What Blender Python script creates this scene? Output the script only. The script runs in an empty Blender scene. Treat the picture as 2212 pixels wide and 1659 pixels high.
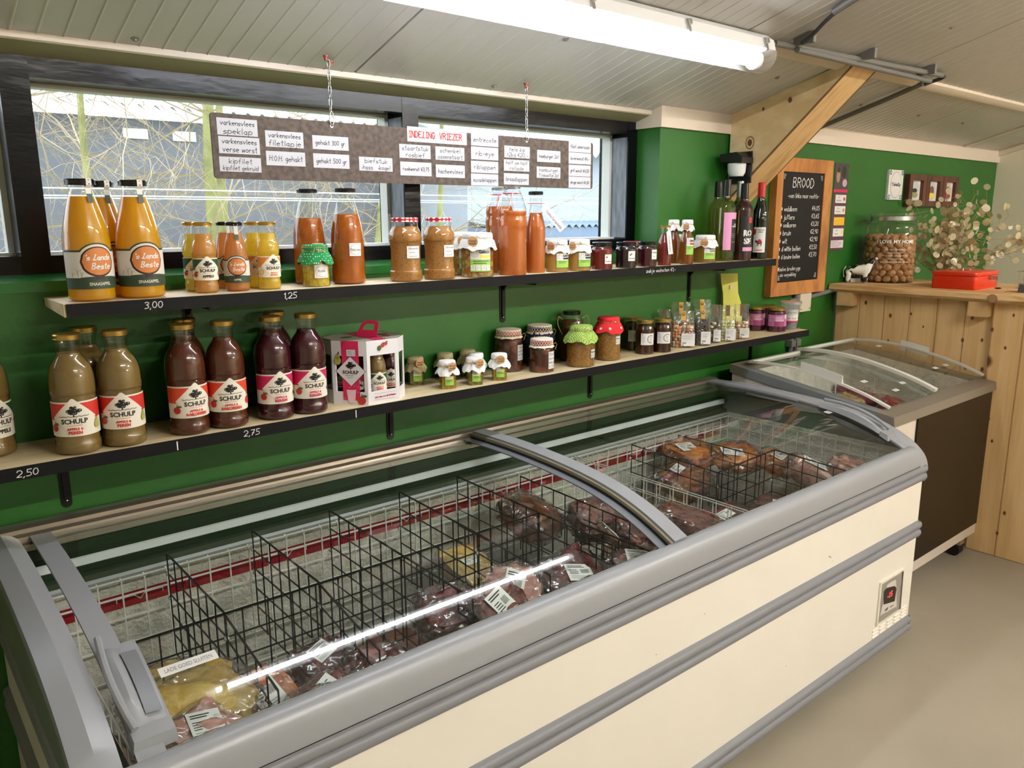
import bpy, bmesh, math, random
from mathutils import Vector, Matrix
R=random.Random(7)
sc=bpy.context.scene
col=sc.collection
PI=math.pi
# ------------------------------------------------------------------ camera
YAW,PIT,ROL,FPX=0.6975747,0.20691768,-0.00444694,1705.4
fw=Vector((math.sin(YAW)*math.cos(PIT),math.cos(YAW)*math.cos(PIT),-math.sin(PIT)))
rt=Vector((math.cos(YAW),-math.sin(YAW),0)); up=rt.cross(fw)
r2=rt*math.cos(ROL)+up*math.sin(ROL); u2=-rt*math.sin(ROL)+up*math.cos(ROL)
cd=bpy.data.cameras.new('camera'); cam=bpy.data.objects.new('camera',cd); col.objects.link(cam)
cd.sensor_fit='HORIZONTAL'; cd.sensor_width=36; cd.lens=36*FPX/2212; cd.clip_start=.05; cd.clip_end=200
cam.matrix_world=Matrix(((r2.x,u2.x,-fw.x,0),(r2.y,u2.y,-fw.y,0),(r2.z,u2.z,-fw.z,1.45),(0,0,0,1)))
sc.camera=cam
# ------------------------------------------------------------------ exposure, world
vs=sc.view_settings; vs.view_transform='Standard'; vs.look='None'; vs.gamma=1; vs.use_curve_mapping=False
vs.exposure=0.75
w=bpy.data.worlds.new('world'); sc.world=w; w.use_nodes=True
bg=w.node_tree.nodes['Background']; bg.inputs[0].default_value=(.92,.95,1,1); bg.inputs[1].default_value=2.8
sc.cycles.max_bounces=8; sc.cycles.diffuse_bounces=4; sc.cycles.glossy_bounces=4; sc.cycles.transparent_max_bounces=24; sc.cycles.transmission_bounces=4; sc.cycles.caustics_reflective=False; sc.cycles.caustics_refractive=False
# daylight through the windows arrives from the world; the room lamp and added fill tubes (the fixtures themselves are built further down)
def area(n,loc,sx,sy,power,colr,rot=(0,0,0)):
    l=bpy.data.lights.new(n,'AREA'); l.shape='RECTANGLE'; l.size=sx; l.size_y=sy; l.energy=power; l.color=colr
    o=bpy.data.objects.new(n,l); o.location=loc; o.rotation_euler=rot; col.objects.link(o); return o
# ------------------------------------------------------------------ materials
MATS={}
def nt(name):
    m=bpy.data.materials.new(name); m.use_nodes=True; n=m.node_tree
    return m,n,n.nodes['Principled BSDF']
def lin(c):
    def f(v): v/=255; return v/12.92 if v<=.04045 else ((v+.055)/1.055)**2.4
    return tuple(f(v) for v in c)
def M(name,rgb,rough=.5,metal=0,bump=0,bscale=60,var=0,vscale=8,spec=.5,stretch=(1,1,1),coat=0,emit=0,trans=0,sss=0):
    if name in MATS: return MATS[name]
    m,n,b=nt(name); c=(*lin(rgb),1)
    b.inputs['Base Color'].default_value=c; b.inputs['Roughness'].default_value=rough; b.inputs['Metallic'].default_value=metal
    b.inputs['Specular IOR Level'].default_value=spec; b.inputs['Coat Weight'].default_value=coat; b.inputs['Coat Roughness'].default_value=.05
    if emit: b.inputs['Emission Color'].default_value=c; b.inputs['Emission Strength'].default_value=emit
    L=n.links
    if bump or var:
        tc=n.nodes.new('ShaderNodeTexCoord'); mp=n.nodes.new('ShaderNodeMapping'); mp.inputs['Scale'].default_value=stretch
        L.new(tc.outputs['Object'],mp.inputs[0])
    if bump:
        t=n.nodes.new('ShaderNodeTexNoise'); t.inputs['Scale'].default_value=bscale; t.inputs['Detail'].default_value=4
        L.new(mp.outputs[0],t.inputs['Vector']); bp=n.nodes.new('ShaderNodeBump'); bp.inputs['Strength'].default_value=bump; bp.inputs['Distance'].default_value=.01
        L.new(t.outputs[0],bp.inputs['Height']); L.new(bp.outputs[0],b.inputs['Normal'])
    if var:
        t=n.nodes.new('ShaderNodeTexNoise'); t.inputs['Scale'].default_value=vscale; t.inputs['Detail'].default_value=5
        L.new(mp.outputs[0],t.inputs['Vector']); r=n.nodes.new('ShaderNodeValToRGB')
        r.color_ramp.elements[0].position=.35; r.color_ramp.elements[1].position=.65
        r.color_ramp.elements[0].color=tuple(max(0,x*(1-var)) for x in c[:3])+(1,); r.color_ramp.elements[1].color=tuple(min(1,x*(1+var)) for x in c[:3])+(1,)
        L.new(t.outputs[0],r.inputs[0]); L.new(r.outputs[0],b.inputs['Base Color'])
    MATS[name]=m; return m
def glass(name,tint=(1,1,1),refl=1.0,rough=.02,ior=1.5,bump=0,cloud=0,cloudcol=(.8,.8,.8)):
    """thin clear sheet: what is not reflected passes straight through"""
    if name in MATS: return MATS[name]
    m=bpy.data.materials.new(name); m.use_nodes=True; n=m.node_tree; n.nodes.clear(); L=n.links
    out=n.nodes.new('ShaderNodeOutputMaterial'); mix=n.nodes.new('ShaderNodeMixShader'); tr=n.nodes.new('ShaderNodeBsdfTransparent'); gl=n.nodes.new('ShaderNodeBsdfGlossy')
    fr=n.nodes.new('ShaderNodeLayerWeight'); pw=n.nodes.new('ShaderNodeMath'); pw.operation='POWER'; pw.inputs[1].default_value=5; L.new(fr.outputs['Facing'],pw.inputs[0])
    ma=n.nodes.new('ShaderNodeMath'); ma.operation='MULTIPLY_ADD'; ma.inputs[1].default_value=.94; ma.inputs[2].default_value=.045; L.new(pw.outputs[0],ma.inputs[0])
    tr.inputs[0].default_value=(*tint,1); gl.inputs['Roughness'].default_value=rough
    mu=n.nodes.new('ShaderNodeMath'); mu.operation='MULTIPLY'; mu.inputs[1].default_value=refl; mu.use_clamp=True
    L.new(ma.outputs[0],mu.inputs[0]); L.new(mu.outputs[0],mix.inputs[0]); 
    last=tr.outputs[0]
    if cloud:
        df=n.nodes.new('ShaderNodeBsdfDiffuse'); df.inputs[0].default_value=(*cloudcol,1); mx=n.nodes.new('ShaderNodeMixShader'); mx.inputs[0].default_value=cloud
        L.new(tr.outputs[0],mx.inputs[1]); L.new(df.outputs[0],mx.inputs[2]); last=mx.outputs[0]
    L.new(last,mix.inputs[1]); L.new(gl.outputs[0],mix.inputs[2]); L.new(mix.outputs[0],out.inputs[0])
    if bump:
        tc=n.nodes.new('ShaderNodeTexCoord'); t=n.nodes.new('ShaderNodeTexNoise'); t.inputs['Scale'].default_value=bump; t.inputs['Detail'].default_value=1.5
        L.new(tc.outputs['Object'],t.inputs['Vector']); bp=n.nodes.new('ShaderNodeBump'); bp.inputs['Strength'].default_value=.9; bp.inputs['Distance'].default_value=.012
        L.new(t.outputs[0],bp.inputs['Height']); L.new(bp.outputs[0],gl.inputs['Normal']); L.new(bp.outputs[0],fr.inputs['Normal'])
    MATS[name]=m; return m
def liquid(name,rgb,tl=.5,chunks=None,cscale=60,rgb2=None,thr=.5,rough=.25):
    """juice, honey or sauce: part diffuse, part translucent"""
    if name in MATS: return MATS[name]
    m=bpy.data.materials.new(name); m.use_nodes=True; n=m.node_tree; n.nodes.clear(); L=n.links
    out=n.nodes.new('ShaderNodeOutputMaterial'); mix=n.nodes.new('ShaderNodeMixShader'); mix.inputs[0].default_value=tl
    df=n.nodes.new('ShaderNodeBsdfDiffuse'); tr=n.nodes.new('ShaderNodeBsdfTranslucent'); gl=n.nodes.new('ShaderNodeBsdfGlossy'); gl.inputs['Roughness'].default_value=rough
    c=(*lin(rgb),1); df.inputs[0].default_value=c; tr.inputs[0].default_value=c
    m2=n.nodes.new('ShaderNodeMixShader'); m2.inputs[0].default_value=.03
    L.new(df.outputs[0],mix.inputs[1]); L.new(tr.outputs[0],mix.inputs[2]); L.new(mix.outputs[0],m2.inputs[1]); L.new(gl.outputs[0],m2.inputs[2]); L.new(m2.outputs[0],out.inputs[0])
    if rgb2:
        tc=n.nodes.new('ShaderNodeTexCoord'); t=n.nodes.new('ShaderNodeTexVoronoi' if chunks else 'ShaderNodeTexNoise'); t.inputs['Scale'].default_value=cscale
        L.new(tc.outputs['Object'],t.inputs['Vector']); r=n.nodes.new('ShaderNodeValToRGB'); e=r.color_ramp.elements
        e[0].position=thr-.12; e[1].position=thr+.12; e[0].color=(*lin(rgb2),1); e[1].color=c
        L.new(t.outputs[0],r.inputs[0]); L.new(r.outputs[0],df.inputs[0]); L.new(r.outputs[0],tr.inputs[0])
    MATS[name]=m; return m
def wood(name,c1,c2,scale=(6,6,.6),rough=.5,knots=0,kscale=3,bump=.05,plank=None):
    if name in MATS: return MATS[name]
    m,n,b=nt(name); L=n.links; b.inputs['Roughness'].default_value=rough
    tc=n.nodes.new('ShaderNodeTexCoord'); mp=n.nodes.new('ShaderNodeMapping'); mp.inputs['Scale'].default_value=scale; L.new(tc.outputs['Object'],mp.inputs[0])
    t=n.nodes.new('ShaderNodeTexNoise'); t.inputs['Scale'].default_value=1.3; t.inputs['Detail'].default_value=3; L.new(mp.outputs[0],t.inputs['Vector'])
    s=n.nodes.new('ShaderNodeMath'); s.operation='MULTIPLY'; s.inputs[1].default_value=14; L.new(t.outputs[0],s.inputs[0])
    f=n.nodes.new('ShaderNodeMath'); f.operation='SINE'; L.new(s.outputs[0],f.inputs[0])
    t2=n.nodes.new('ShaderNodeTexNoise'); t2.inputs['Scale'].default_value=9; t2.inputs['Detail'].default_value=6; L.new(mp.outputs[0],t2.inputs['Vector'])
    ad=n.nodes.new('ShaderNodeMath'); ad.operation='MULTIPLY_ADD'; ad.inputs[1].default_value=.22; L.new(f.outputs[0],ad.inputs[0]); L.new(t2.outputs[0],ad.inputs[2])
    r=n.nodes.new('ShaderNodeValToRGB'); e=r.color_ramp.elements; e[0].position=.3; e[1].position=.75; e[0].color=(*lin(c2),1); e[1].color=(*lin(c1),1)
    L.new(ad.outputs[0],r.inputs[0]); last=r.outputs[0]
    if knots:
        v=n.nodes.new('ShaderNodeTexVoronoi'); v.inputs['Scale'].default_value=kscale; mp2=n.nodes.new('ShaderNodeMapping'); mp2.inputs['Scale'].default_value=(1,1,.75)
        L.new(tc.outputs['Object'],mp2.inputs[0]); L.new(mp2.outputs[0],v.inputs['Vector'])
        k=n.nodes.new('ShaderNodeValToRGB'); ke=k.color_ramp.elements; ke[0].position=knots; ke[1].position=knots*1.7; ke[0].color=(1,1,1,1); ke[1].color=(0,0,0,1)
        L.new(v.outputs[0],k.inputs[0]); mx=n.nodes.new('ShaderNodeMixRGB'); mx.inputs[2].default_value=(*lin((112,70,40)),1); L.new(k.outputs[0],mx.inputs[0]); L.new(last,mx.inputs[1]); last=mx.outputs[0]
    L.new(last,b.inputs['Base Color'])
    bp=n.nodes.new('ShaderNodeBump'); bp.inputs['Strength'].default_value=bump; L.new(ad.outputs[0],bp.inputs['Height']); L.new(bp.outputs[0],b.inputs['Normal'])
    MATS[name]=m; return m
# ------------------------------------------------------------------ mesh collector
class MB:
    def __init__(s): s.v=[]; s.f=[]; s.m=[]; s.mats=[]
    def mi(s,m):
        if m not in s.mats: s.mats.append(m)
        return s.mats.index(m)
    def add(s,vs,fs,m):
        o=len(s.v); k=s.mi(m); s.v+= [tuple(v) for v in vs]
        for f in fs: s.f.append(tuple(i+o for i in f)); s.m.append(k)
        return s
    def box(s,x0,x1,y0,y1,z0,z1,m):
        return s.add([(x0,y0,z0),(x1,y0,z0),(x1,y1,z0),(x0,y1,z0),(x0,y0,z1),(x1,y0,z1),(x1,y1,z1),(x0,y1,z1)],[(3,2,1,0),(4,5,6,7),(0,1,5,4),(1,2,6,5),(2,3,7,6),(3,0,4,7)],m)
    def hexa(s,p,m): return s.add(p,[(3,2,1,0),(4,5,6,7),(0,1,5,4),(1,2,6,5),(2,3,7,6),(3,0,4,7)],m)
    def quad(s,p,m): return s.add(p,[tuple(range(len(p)))],m)
    def ext(s,prof,a0,a1,m,axis='x',caps=True):
        """closed profile of (p,q) pairs pushed along an axis; x: (y,z)  y: (x,z)  z: (x,y)"""
        g={'x':lambda p,a:(a,p[0],p[1]),'y':lambda p,a:(p[0],a,p[1]),'z':lambda p,a:(p[0],p[1],a)}[axis]; n=len(prof)
        vs=[g(p,a0) for p in prof]+[g(p,a1) for p in prof]; fs=[(i,(i+1)%n,n+(i+1)%n,n+i) for i in range(n)]
        if caps: fs+= [tuple(range(n))[::-1],tuple(range(n,2*n))]
        return s.add(vs,fs,m)
    def lathe(s,prof,m,n=32,c=(0,0,0),cap0=True,cap1=True,a0=0,a1=2*PI,ph=0,sq=0):
        full=abs(a1-a0-2*PI)<1e-6; k=n if full else n+1; vs=[]; fs=[]
        for r,z in prof:
            for i in range(k):
                a=a0+(a1-a0)*i/n+ph; q=1
                if sq: q=1/max(abs(math.cos(a)),abs(math.sin(a)))**sq
                vs.append((c[0]+r*q*math.cos(a),c[1]+r*q*math.sin(a),c[2]+z))
        for j in range(len(prof)-1):
            for i in range(n if full else n):
                i2=(i+1)%k if full else i+1
                fs.append((j*k+i,j*k+i2,(j+1)*k+i2,(j+1)*k+i))
        if full and cap0 and prof[0][0]>1e-5: fs.append(tuple(range(k))[::-1])
        if full and cap1 and prof[-1][0]>1e-5: fs.append(tuple(range((len(prof)-1)*k,len(prof)*k)))
        return s.add(vs,fs,m)
    def tube(s,pts,r,m,n=6,closed=False):
        P=[Vector(p) for p in pts]; N=len(P); vs=[]; fs=[]; up0=None
        for i,p in enumerate(P):
            d=(P[(i+1)%N]-P[i-1]) if closed else (P[min(i+1,N-1)]-P[max(i-1,0)])
            if d.length<1e-9: d=Vector((0,0,1))
            d.normalize()
            a=up0 if up0 is not None else (Vector((0,0,1)) if abs(d.z)<.9 else Vector((1,0,0)))
            u=a-d*a.dot(d)
            if u.length<1e-4: u=Vector((1,0,0))-d*d.x
            u.normalize(); up0=u; w_=d.cross(u); rr=r[i] if isinstance(r,(list,tuple)) else r
            for k in range(n): t=2*PI*(k+.5)/n; vs.append(p+u*math.cos(t)*rr+w_*math.sin(t)*rr)
        for i in range(N if closed else N-1):
            j=(i+1)%N
            for k in range(n): k2=(k+1)%n; fs.append((i*n+k,i*n+k2,j*n+k2,j*n+k))
        if not closed: fs+=[tuple(range(n))[::-1],tuple(range((N-1)*n,N*n))]
        return s.add(vs,fs,m)
    def wire(s,a,b,r,m): return s.tube([a,b],r,m,4)
    def ball(s,c,r,m,n=10,k=6,sc_=(1,1,1)):
        return s.lathe([(max(1e-6,r*math.sin(PI*j/k))*1.0,-r*math.cos(PI*j/k)*sc_[2]) for j in range(k+1)],m,n,c,False,False) if sc_[0]==1 else s.add(*ball(c,r,n,k,sc_),m)
    def build(s,name,parent=None,smooth=True,ang=35):
        me=bpy.data.meshes.new(name); me.from_pydata(s.v,[],s.f)
        for m in s.mats: me.materials.append(m)
        me.polygons.foreach_set('material_index',s.m)
        if smooth:
            me.polygons.foreach_set('use_smooth',[True]*len(s.f))
            try: me.set_sharp_from_angle(angle=math.radians(ang))
            except Exception: pass
        me.update(); o=bpy.data.objects.new(name,me); col.objects.link(o)
        if parent: o.parent=parent
        return o
def ball(c,r,n,k,q):
    vs=[];fs=[]
    for j in range(k+1):
        for i in range(n):
            t=PI*j/k;a=2*PI*i/n; vs.append((c[0]+r*q[0]*math.sin(t)*math.cos(a),c[1]+r*q[1]*math.sin(t)*math.sin(a),c[2]-r*q[2]*math.cos(t)))
    for j in range(k):
        for i in range(n): fs.append((j*n+i,j*n+(i+1)%n,(j+1)*n+(i+1)%n,(j+1)*n+i))
    return vs,fs
def tag(o,label,cat,group=None):
    o['label']=label; o['category']=cat
    if group: o['group']=group
    return o
def struct(o): o['kind']='structure'; return o
def empty(name,loc,rz=0,label=None,cat=None,group=None):
    o=bpy.data.objects.new(name,None); col.objects.link(o); o.location=loc; o.rotation_euler=(0,0,rz); o.empty_display_size=.05
    if label: tag(o,label,cat,group)
    return o
def dup(root,loc,rz,label,group=None,scale=None):
    r=root.copy(); col.objects.link(r); r.location=loc; r.rotation_euler=(0,0,rz); r['label']=label
    if group: r['group']=group
    if scale: r.scale=scale
    for ch in list(root.children):
        c=ch.copy(); col.objects.link(c); c.parent=r
        for g in list(ch.children): d=g.copy(); col.objects.link(d); d.parent=c
    return r
def catmull(P,k=6):
    out=[]; n=len(P)
    for i in range(n-1):
        a,b,c,d=P[max(i-1,0)],P[i],P[i+1],P[min(i+2,n-1)]
        for j in range(k):
            t=j/k; out.append(tuple(.5*((2*b[q])+(-a[q]+c[q])*t+(2*a[q]-5*b[q]+4*c[q]-d[q])*t*t+(-a[q]+3*b[q]-3*c[q]+d[q])*t**3) for q in range(len(b))))
    out.append(tuple(P[-1])); return out
# ------------------------------------------------------------------ writing
GL={'a':"58 39 18 06 15 34 56 59,56 54 64",'b':"0d 04,07 29 49 67 65 44 24 05",'c':"58 39 18 06 15 34 54",'d':"68 49 29 07 05 24 44 66,6d 64",'e':"07 67 58 39 18 06 15 34 54",'f':"5d 3d 2b 24,09 49",'g':"58 39 18 06 15 34 56,59 52 30 11",'h':"0d 04,07 29 49 58 54",'i':"19 14,1b 1c",'j':"39 31 10 00,3b 3c",'k':"0d 04,59 06 54",'l':"1d 15 24",'m':"09 04,07 19 29 37 34,37 49 59 67 64",'n':"09 04,07 29 49 58 54",'o':"39 18 06 15 34 55 67 58 39",'p':"09 00,07 29 49 67 65 44 24 05",'r':"09 04,07 29 49",'s':"58 39 18 07 46 55 34 04",'t':"2d 25 34 44,0a 4a",'u':"09 05 24 44 56,59 54 64",'v':"09 34 69",'w':"09 14 38 54 69",'x':"09 64,69 04",'y':"09 34,69 20 00",'z':"09 69 04 64",
'0':"3d 1c 08 15 34 55 68 5c 3d",'1':"1b 3d 34",'2':"0b 1d 4d 6b 69 04 64",'3':"0c 2d 5c 5a 29 57 55 34 04",'4':"3d 07 67,5a 54",'5':"6d 1d 19 49 67 65 44 04",'6':"5d 18 05 34 55 67 49 18",'7':"0d 6d 24,28 58",'8':"39 0b 2d 4d 6b 39 06 24 44 66 39",'9':"6a 49 19 0b 2d 4d 6b 64",
'~':"6c 4d 2b 26 44 65,09 59,07 47",',':"14 02",'.':"04 14",'-':"17 57","'":"1d 1b",'*':"06 16 17 07 06",'#':"04 24 28 08 04,05 25,06 26,07 27",'&':"37 3b,19 59,15 55",
'B':"04 0d 4d 5b 39 09,39 66 44 04",'R':"04 0d 4d 6b 49 09,39 64",'O':"3d 0a 07 34 67 6a 3d",'D':"04 0d 3d 6a 67 34 04",'I':"3d 34,1d 5d,14 54",'N':"04 0d 64 6d",'E':"6d 0d 04 64,09 49",'L':"2d 4d 3b 26 04 64",'G':"6b 4d 2d 0a 07 24 54 68 38",'V':"0d 34 6d",'Z':"0d 6d 04 64",'H':"0d 04,6d 64,09 69",'S':"6c 3d 0b 19 58 66 34 04",'F':"6d 0d 04,09 49",'A':"04 3d 64,17 57",'P':"04 0d 4d 6b 49 09",'M':"04 0d 38 6d 64"}
def strokes(txt,cx,cy,h,w=None,lw=.06,slant=.12,jit=.35,rnd=R):
    """handwriting: list of quads (2D) centred on cx,cy; h = height of a capital"""
    s=h/9.; x=0; segs=[]
    for ch in txt:
        if ch==' ': x+=5; continue
        g=GL.get(ch)
        if not g: x+=5; continue
        dy=rnd.uniform(-jit,jit); mx=0
        for st in g.split(','):
            P=[(int(p[0]),int(p[1],16)) for p in st.split()]; mx=max(mx,max(p[0] for p in P))
            P=[(x+px+slant*(py-4)+rnd.uniform(-.12,.12),py-4+dy) for px,py in P]
            segs+= [(P[i],P[i+1]) for i in range(len(P)-1)]
        x+=mx+2.1
    W=max(x-2,1); k=min(s,(w/W) if w else s); kx=k; ky=s if not w else min(s,k*1.25)
    out=[]; hw=lw*h/2 if lw<1 else lw
    hw=lw*h/2
    for (ax,ay),(bx,by) in segs:
        a=Vector((cx+(ax-W/2)*kx,cy+(ay-4.5)*ky)); b=Vector((cx+(bx-W/2)*kx,cy+(by-4.5)*ky)); d=b-a
        if d.length<1e-7: continue
        d.normalize(); n=Vector((-d.y,d.x))*hw; e=d*hw*.7
        out.append([tuple(a-e-n),tuple(b+e-n),tuple(b+e+n),tuple(a-e+n)])
    return out
TC={}
def text2d(txt,bold=0,shear=0):
    k=(txt,bold,shear)
    if k not in TC:
        c=bpy.data.curves.new('t','FONT'); c.body=txt; c.resolution_u=2; c.offset=bold; c.shear=shear
        o=bpy.data.objects.new('t',c); me=bpy.data.meshes.new_from_object(o)
        V=[(v.co.x,v.co.y) for v in me.vertices]; F=[tuple(p.vertices) for p in me.polygons]
        bpy.data.objects.remove(o); bpy.data.curves.remove(c); bpy.data.meshes.remove(me)
        x0=min(v[0] for v in V);x1=max(v[0] for v in V);y0=min(v[1] for v in V);y1=max(v[1] for v in V)
        TC[k]=([((v[0]-x0)/(x1-x0)-.5,(v[1]-y0)/(y1-y0)-.5) for v in V],F,(x1-x0)/(y1-y0))
    return TC[k]
class Dec:
    """flat print laid on a surface: mp(u,v,offset) -> xyz"""
    def __init__(s,mb,mp,step=.008): s.mb=mb; s.mp=mp; s.L=0; s.st=step; s.d=.00022
    def up(s): s.L+=1; return s
    def poly(s,P,m):
        s.mb.add([s.mp(u,v,s.L*s.d) for u,v in P],[tuple(range(len(P)))],m); return s
    def rect(s,u0,u1,v0,v1,m):
        n=max(1,int(math.ceil(abs(u1-u0)/s.st))); 
        vs=[s.mp(u0+(u1-u0)*i/n,v,s.L*s.d) for v in (v0,v1) for i in range(n+1)]
        s.mb.add(vs,[(i,i+1,n+2+i,n+1+i) for i in range(n)],m); return s
    def conv(s,P,m):
        """convex outline cut in strips so it bends with the surface"""
        u0=min(p[0] for p in P);u1=max(p[0] for p in P); n=max(8,int(math.ceil((u1-u0)/min(s.st,.004)))); vs=[];N=len(P)
        for i in range(n+1):
            u=u0+(u1-u0)*min(max(i/n,1e-4),1-1e-4); ys=[]
            for k in range(N):
                a,b=P[k],P[(k+1)%N]
                if (a[0]-u)*(b[0]-u)<=0 and abs(a[0]-b[0])>1e-9: ys.append(a[1]+(b[1]-a[1])*(u-a[0])/(b[0]-a[0]))
            if not ys: ys=[P[0][1]]
            vs+= [s.mp(u,min(ys),s.L*s.d),s.mp(u,max(ys),s.L*s.d)]
        s.mb.add(vs,[(2*i,2*i+2,2*i+3,2*i+1) for i in range(n)],m); return s
    def disc(s,cu,cv,ru,m,rv=None,n=16): 
        rv=rv or ru; return s.conv([(cu+ru*math.cos(2*PI*i/n),cv+rv*math.sin(2*PI*i/n)) for i in range(n)],m)
    def text(s,t,cu,cv,h,m,w=None,bold=0,shear=0,rot=0):
        if not t.strip(): return s
        V,F,ar=text2d(t,bold,shear); ww=h*ar
        if w and ww>w: ww=w
        cr,sr=math.cos(rot),math.sin(rot)
        s.mb.add([s.mp(cu+(x*ww)*cr-(y*h)*sr,cv+(x*ww)*sr+(y*h)*cr,s.L*s.d) for x,y in V],F,m); return s
    def hand(s,t,cu,cv,h,m,w=None,lw=.13,**k):
        for q in strokes(t,cu,cv,h,w,lw,**k): s.poly(q,m)
        return s
    def line(s,P,wd,m):
        for a,b in zip(P,P[1:]):
            a=Vector(a);b=Vector(b);d=(b-a)
            if d.length<1e-8: continue
            d.normalize();n=Vector((-d.y,d.x))*wd/2; s.poly([tuple(a-n),tuple(b-n),tuple(b+n),tuple(a+n)],m)
        return s
    def bars(s,u0,u1,v,n,gap,th,m,rnd=R):
        for i in range(n): s.rect(u0,u0+(u1-u0)*rnd.uniform(.6,1),v-i*gap-th,v-i*gap,m)
        return s
def cyl(Rr,z0=0): return lambda u,v,o:((Rr+.0006+o)*math.sin(u/Rr),-(Rr+.0006+o)*math.cos(u/Rr),z0+v)
def plane(O,U,V):
    O=Vector(O);U=Vector(U);V=Vector(V); N=U.cross(V).normalized()
    return lambda u,v,o: tuple(O+U*u+V*v+N*(o+.0004))
INK=M('black_ink',(22,22,24),.6); WHT=M('white_paper',(218,217,214),.6); REDI=M('red_ink',(200,55,40),.6); CHALK=M('white_chalk_marker',(235,235,232),.8)
GREY=M('grey_print',(120,120,118),.6)
# ================================================================== THE ROOM
W=1.95
GREEN=M('green_wall_paint',(32,95,25),.42,bump=.05,bscale=90,var=.05,vscale=3)
GREEN2=M('green_sill_paint',(34,112,46),.22,bump=.05,bscale=40)
CREAM=M('cream_plaster',(222,214,192),.8,bump=.08,bscale=60)
PVC=M('cream_upvc_trim',(216,202,184),.35)
COVE=M('cove_board',(150,146,112),.45)
CEIL=M('white_ceiling_sheet',(196,193,188),.3)
GAP=M('dark_joint',(20,20,20),.8)
BLK=M('black_gloss_paint',(5,5,8),.22,bump=.10,bscale=30,stretch=(.35,1,1),spec=.22)
b=MB(); b.box(-2,5.57,W,2.2,0,1.318,GREEN); b.box(2.344,5.57,W,2.2,1.318,1.86,GREEN); struct(b.build('wall_back',smooth=False))
b=MB(); b.hexa([(-2,W-.002,1.30),(2.344,W-.002,1.30),(2.344,2.2,1.30),(-2,2.2,1.30),(-2,W-.002,1.322),(2.344,W-.002,1.322),(2.344,2.2,1.342),(-2,2.2,1.342)],GREEN2); struct(b.build('trim_1',smooth=False))
b=MB(); b.box(5.57,5.7,-5,2.2,0,3,CREAM); struct(b.build('wall_right',smooth=False))
b=MB(); b.box(-2.15,-2,-5,2.2,0,3,CREAM); struct(b.build('wall_left',smooth=False))
b=MB(); b.box(-2.15,5.7,-5.15,-5,0,3,CREAM); struct(b.build('wall_front',smooth=False))
FLOOR=M('grey_floor_coating',(158,150,134),.38,bump=.04,bscale=14,var=.05,vscale=2.2)
b=MB(); b.box(-2.15,5.7,-5.15,2.2,-.1,0,FLOOR)
struct(b.build('floor',smooth=False))
STAIN=M('brown_floor_speck',(70,45,35),.7)
# ceiling: profiled sheets climbing from the window wall to a ridge
S=.29
def cz(y): return 1.842+S*(1.95-y)
b=MB(); prof=[]; x=-2.15; k=0
seams=[.108,1.117,2.128,3.135,4.14,5.15,-.9]
xs=[]
xx=-2.14
while xx<5.68: xs.append(xx); xx+=.0503
pr=[(-2.15,0)]
for q in xs:
    if any(abs(q-s)<.02 for s in seams): continue
    pr+= [(q-.003,0),(q-.0012,-.0014),(q+.0012,-.0014),(q+.003,0)]
for s in seams: pr+= [(s-.0035,0),(s-.003,.02),(s+.003,.02),(s+.0035,0)]
pr.append((5.7,0)); pr.sort(key=lambda t:t[0])
def sheet(ya,za,yb,zb):
    vs=[(p[0],ya,za+p[1]) for p in pr]+[(p[0],yb,zb+p[1]) for p in pr]; n=len(pr)
    b.add(vs,[(i,n+i,n+i+1,i+1) for i in range(n-1)],CEIL)
sheet(1.983,cz(1.983),-1.5,cz(-1.5)); sheet(-1.5,cz(-1.5),-5.15,cz(-1.5)-S*3.65)
b.add([(-2.15,2.2,cz(2.2)+.03),(5.7,2.2,cz(2.2)+.03),(5.7,-1.5,cz(-1.5)+.03),(-2.15,-1.5,cz(-1.5)+.03)],[(0,1,2,3)],GAP)
struct(b.build('ceiling',smooth=False))
b=MB(); b.box(-2.15,2.344,2.06,2.3,1.797,2.1,PVC); struct(b.build('wall_back_lintel',smooth=False))
# cove above the windows and the upvc strips where wall meets ceiling
b=MB(); b.quad([(-2,2.06,1.797),(2.336,2.06,1.797),(2.336,1.99,1.817),(-2,1.99,1.817)],COVE)
b.ext([(1.99,1.816),(1.984,1.819),(1.984,1.834),(1.996,1.834),(1.996,1.816)],-2,2.336,PVC); struct(b.build('trim_2',smooth=False))
b=MB()
b.ext([(1.938,1.772),(W,1.772),(W,1.847),(1.938,1.847)],2.334,5.57,PVC)
b.box(2.334,2.3435,1.9502,2.062,1.7722,1.86,PVC); struct(b.build('trim_3',smooth=False))
b=MB(); b.hexa([(5.54,-1.5,cz(-1.5)-.03),(5.57,-1.5,cz(-1.5)-.03),(5.57,1.94,cz(1.94)-.035),(5.54,1.94,cz(1.94)-.035),(5.54,-1.5,cz(-1.5)+.01),(5.57,-1.5,cz(-1.5)+.01),(5.57,1.94,cz(1.94)+.01),(5.54,1.94,cz(1.94)+.01)],PVC); struct(b.build('trim_4',smooth=False))
def onceil(y,d): return (y,cz(y)-d)
b=MB(); b.ext([(1.527,cz(1.527)+.004),(1.473,cz(1.473)+.004),(1.475,cz(1.475)-.010),(1.49,cz(1.49)-.016),(1.51,cz(1.51)-.016),(1.525,cz(1.525)-.010)],-2,5.57,PVC); struct(b.build('trim_5',ang=20))
b=MB()
for a,c_ in ((5.0,5.03),): b.hexa([(a,1.0,cz(1.0)-.008),(c_,1.0,cz(1.0)-.008),(c_,1.937,cz(1.937)-.008),(a,1.937,cz(1.937)-.008),(a,1.0,cz(1.0)+.004),(c_,1.0,cz(1.0)+.004),(c_,1.937,cz(1.937)+.004),(a,1.937,cz(1.937)+.004)],PVC)
struct(b.build('trim_6',smooth=False))
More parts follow.
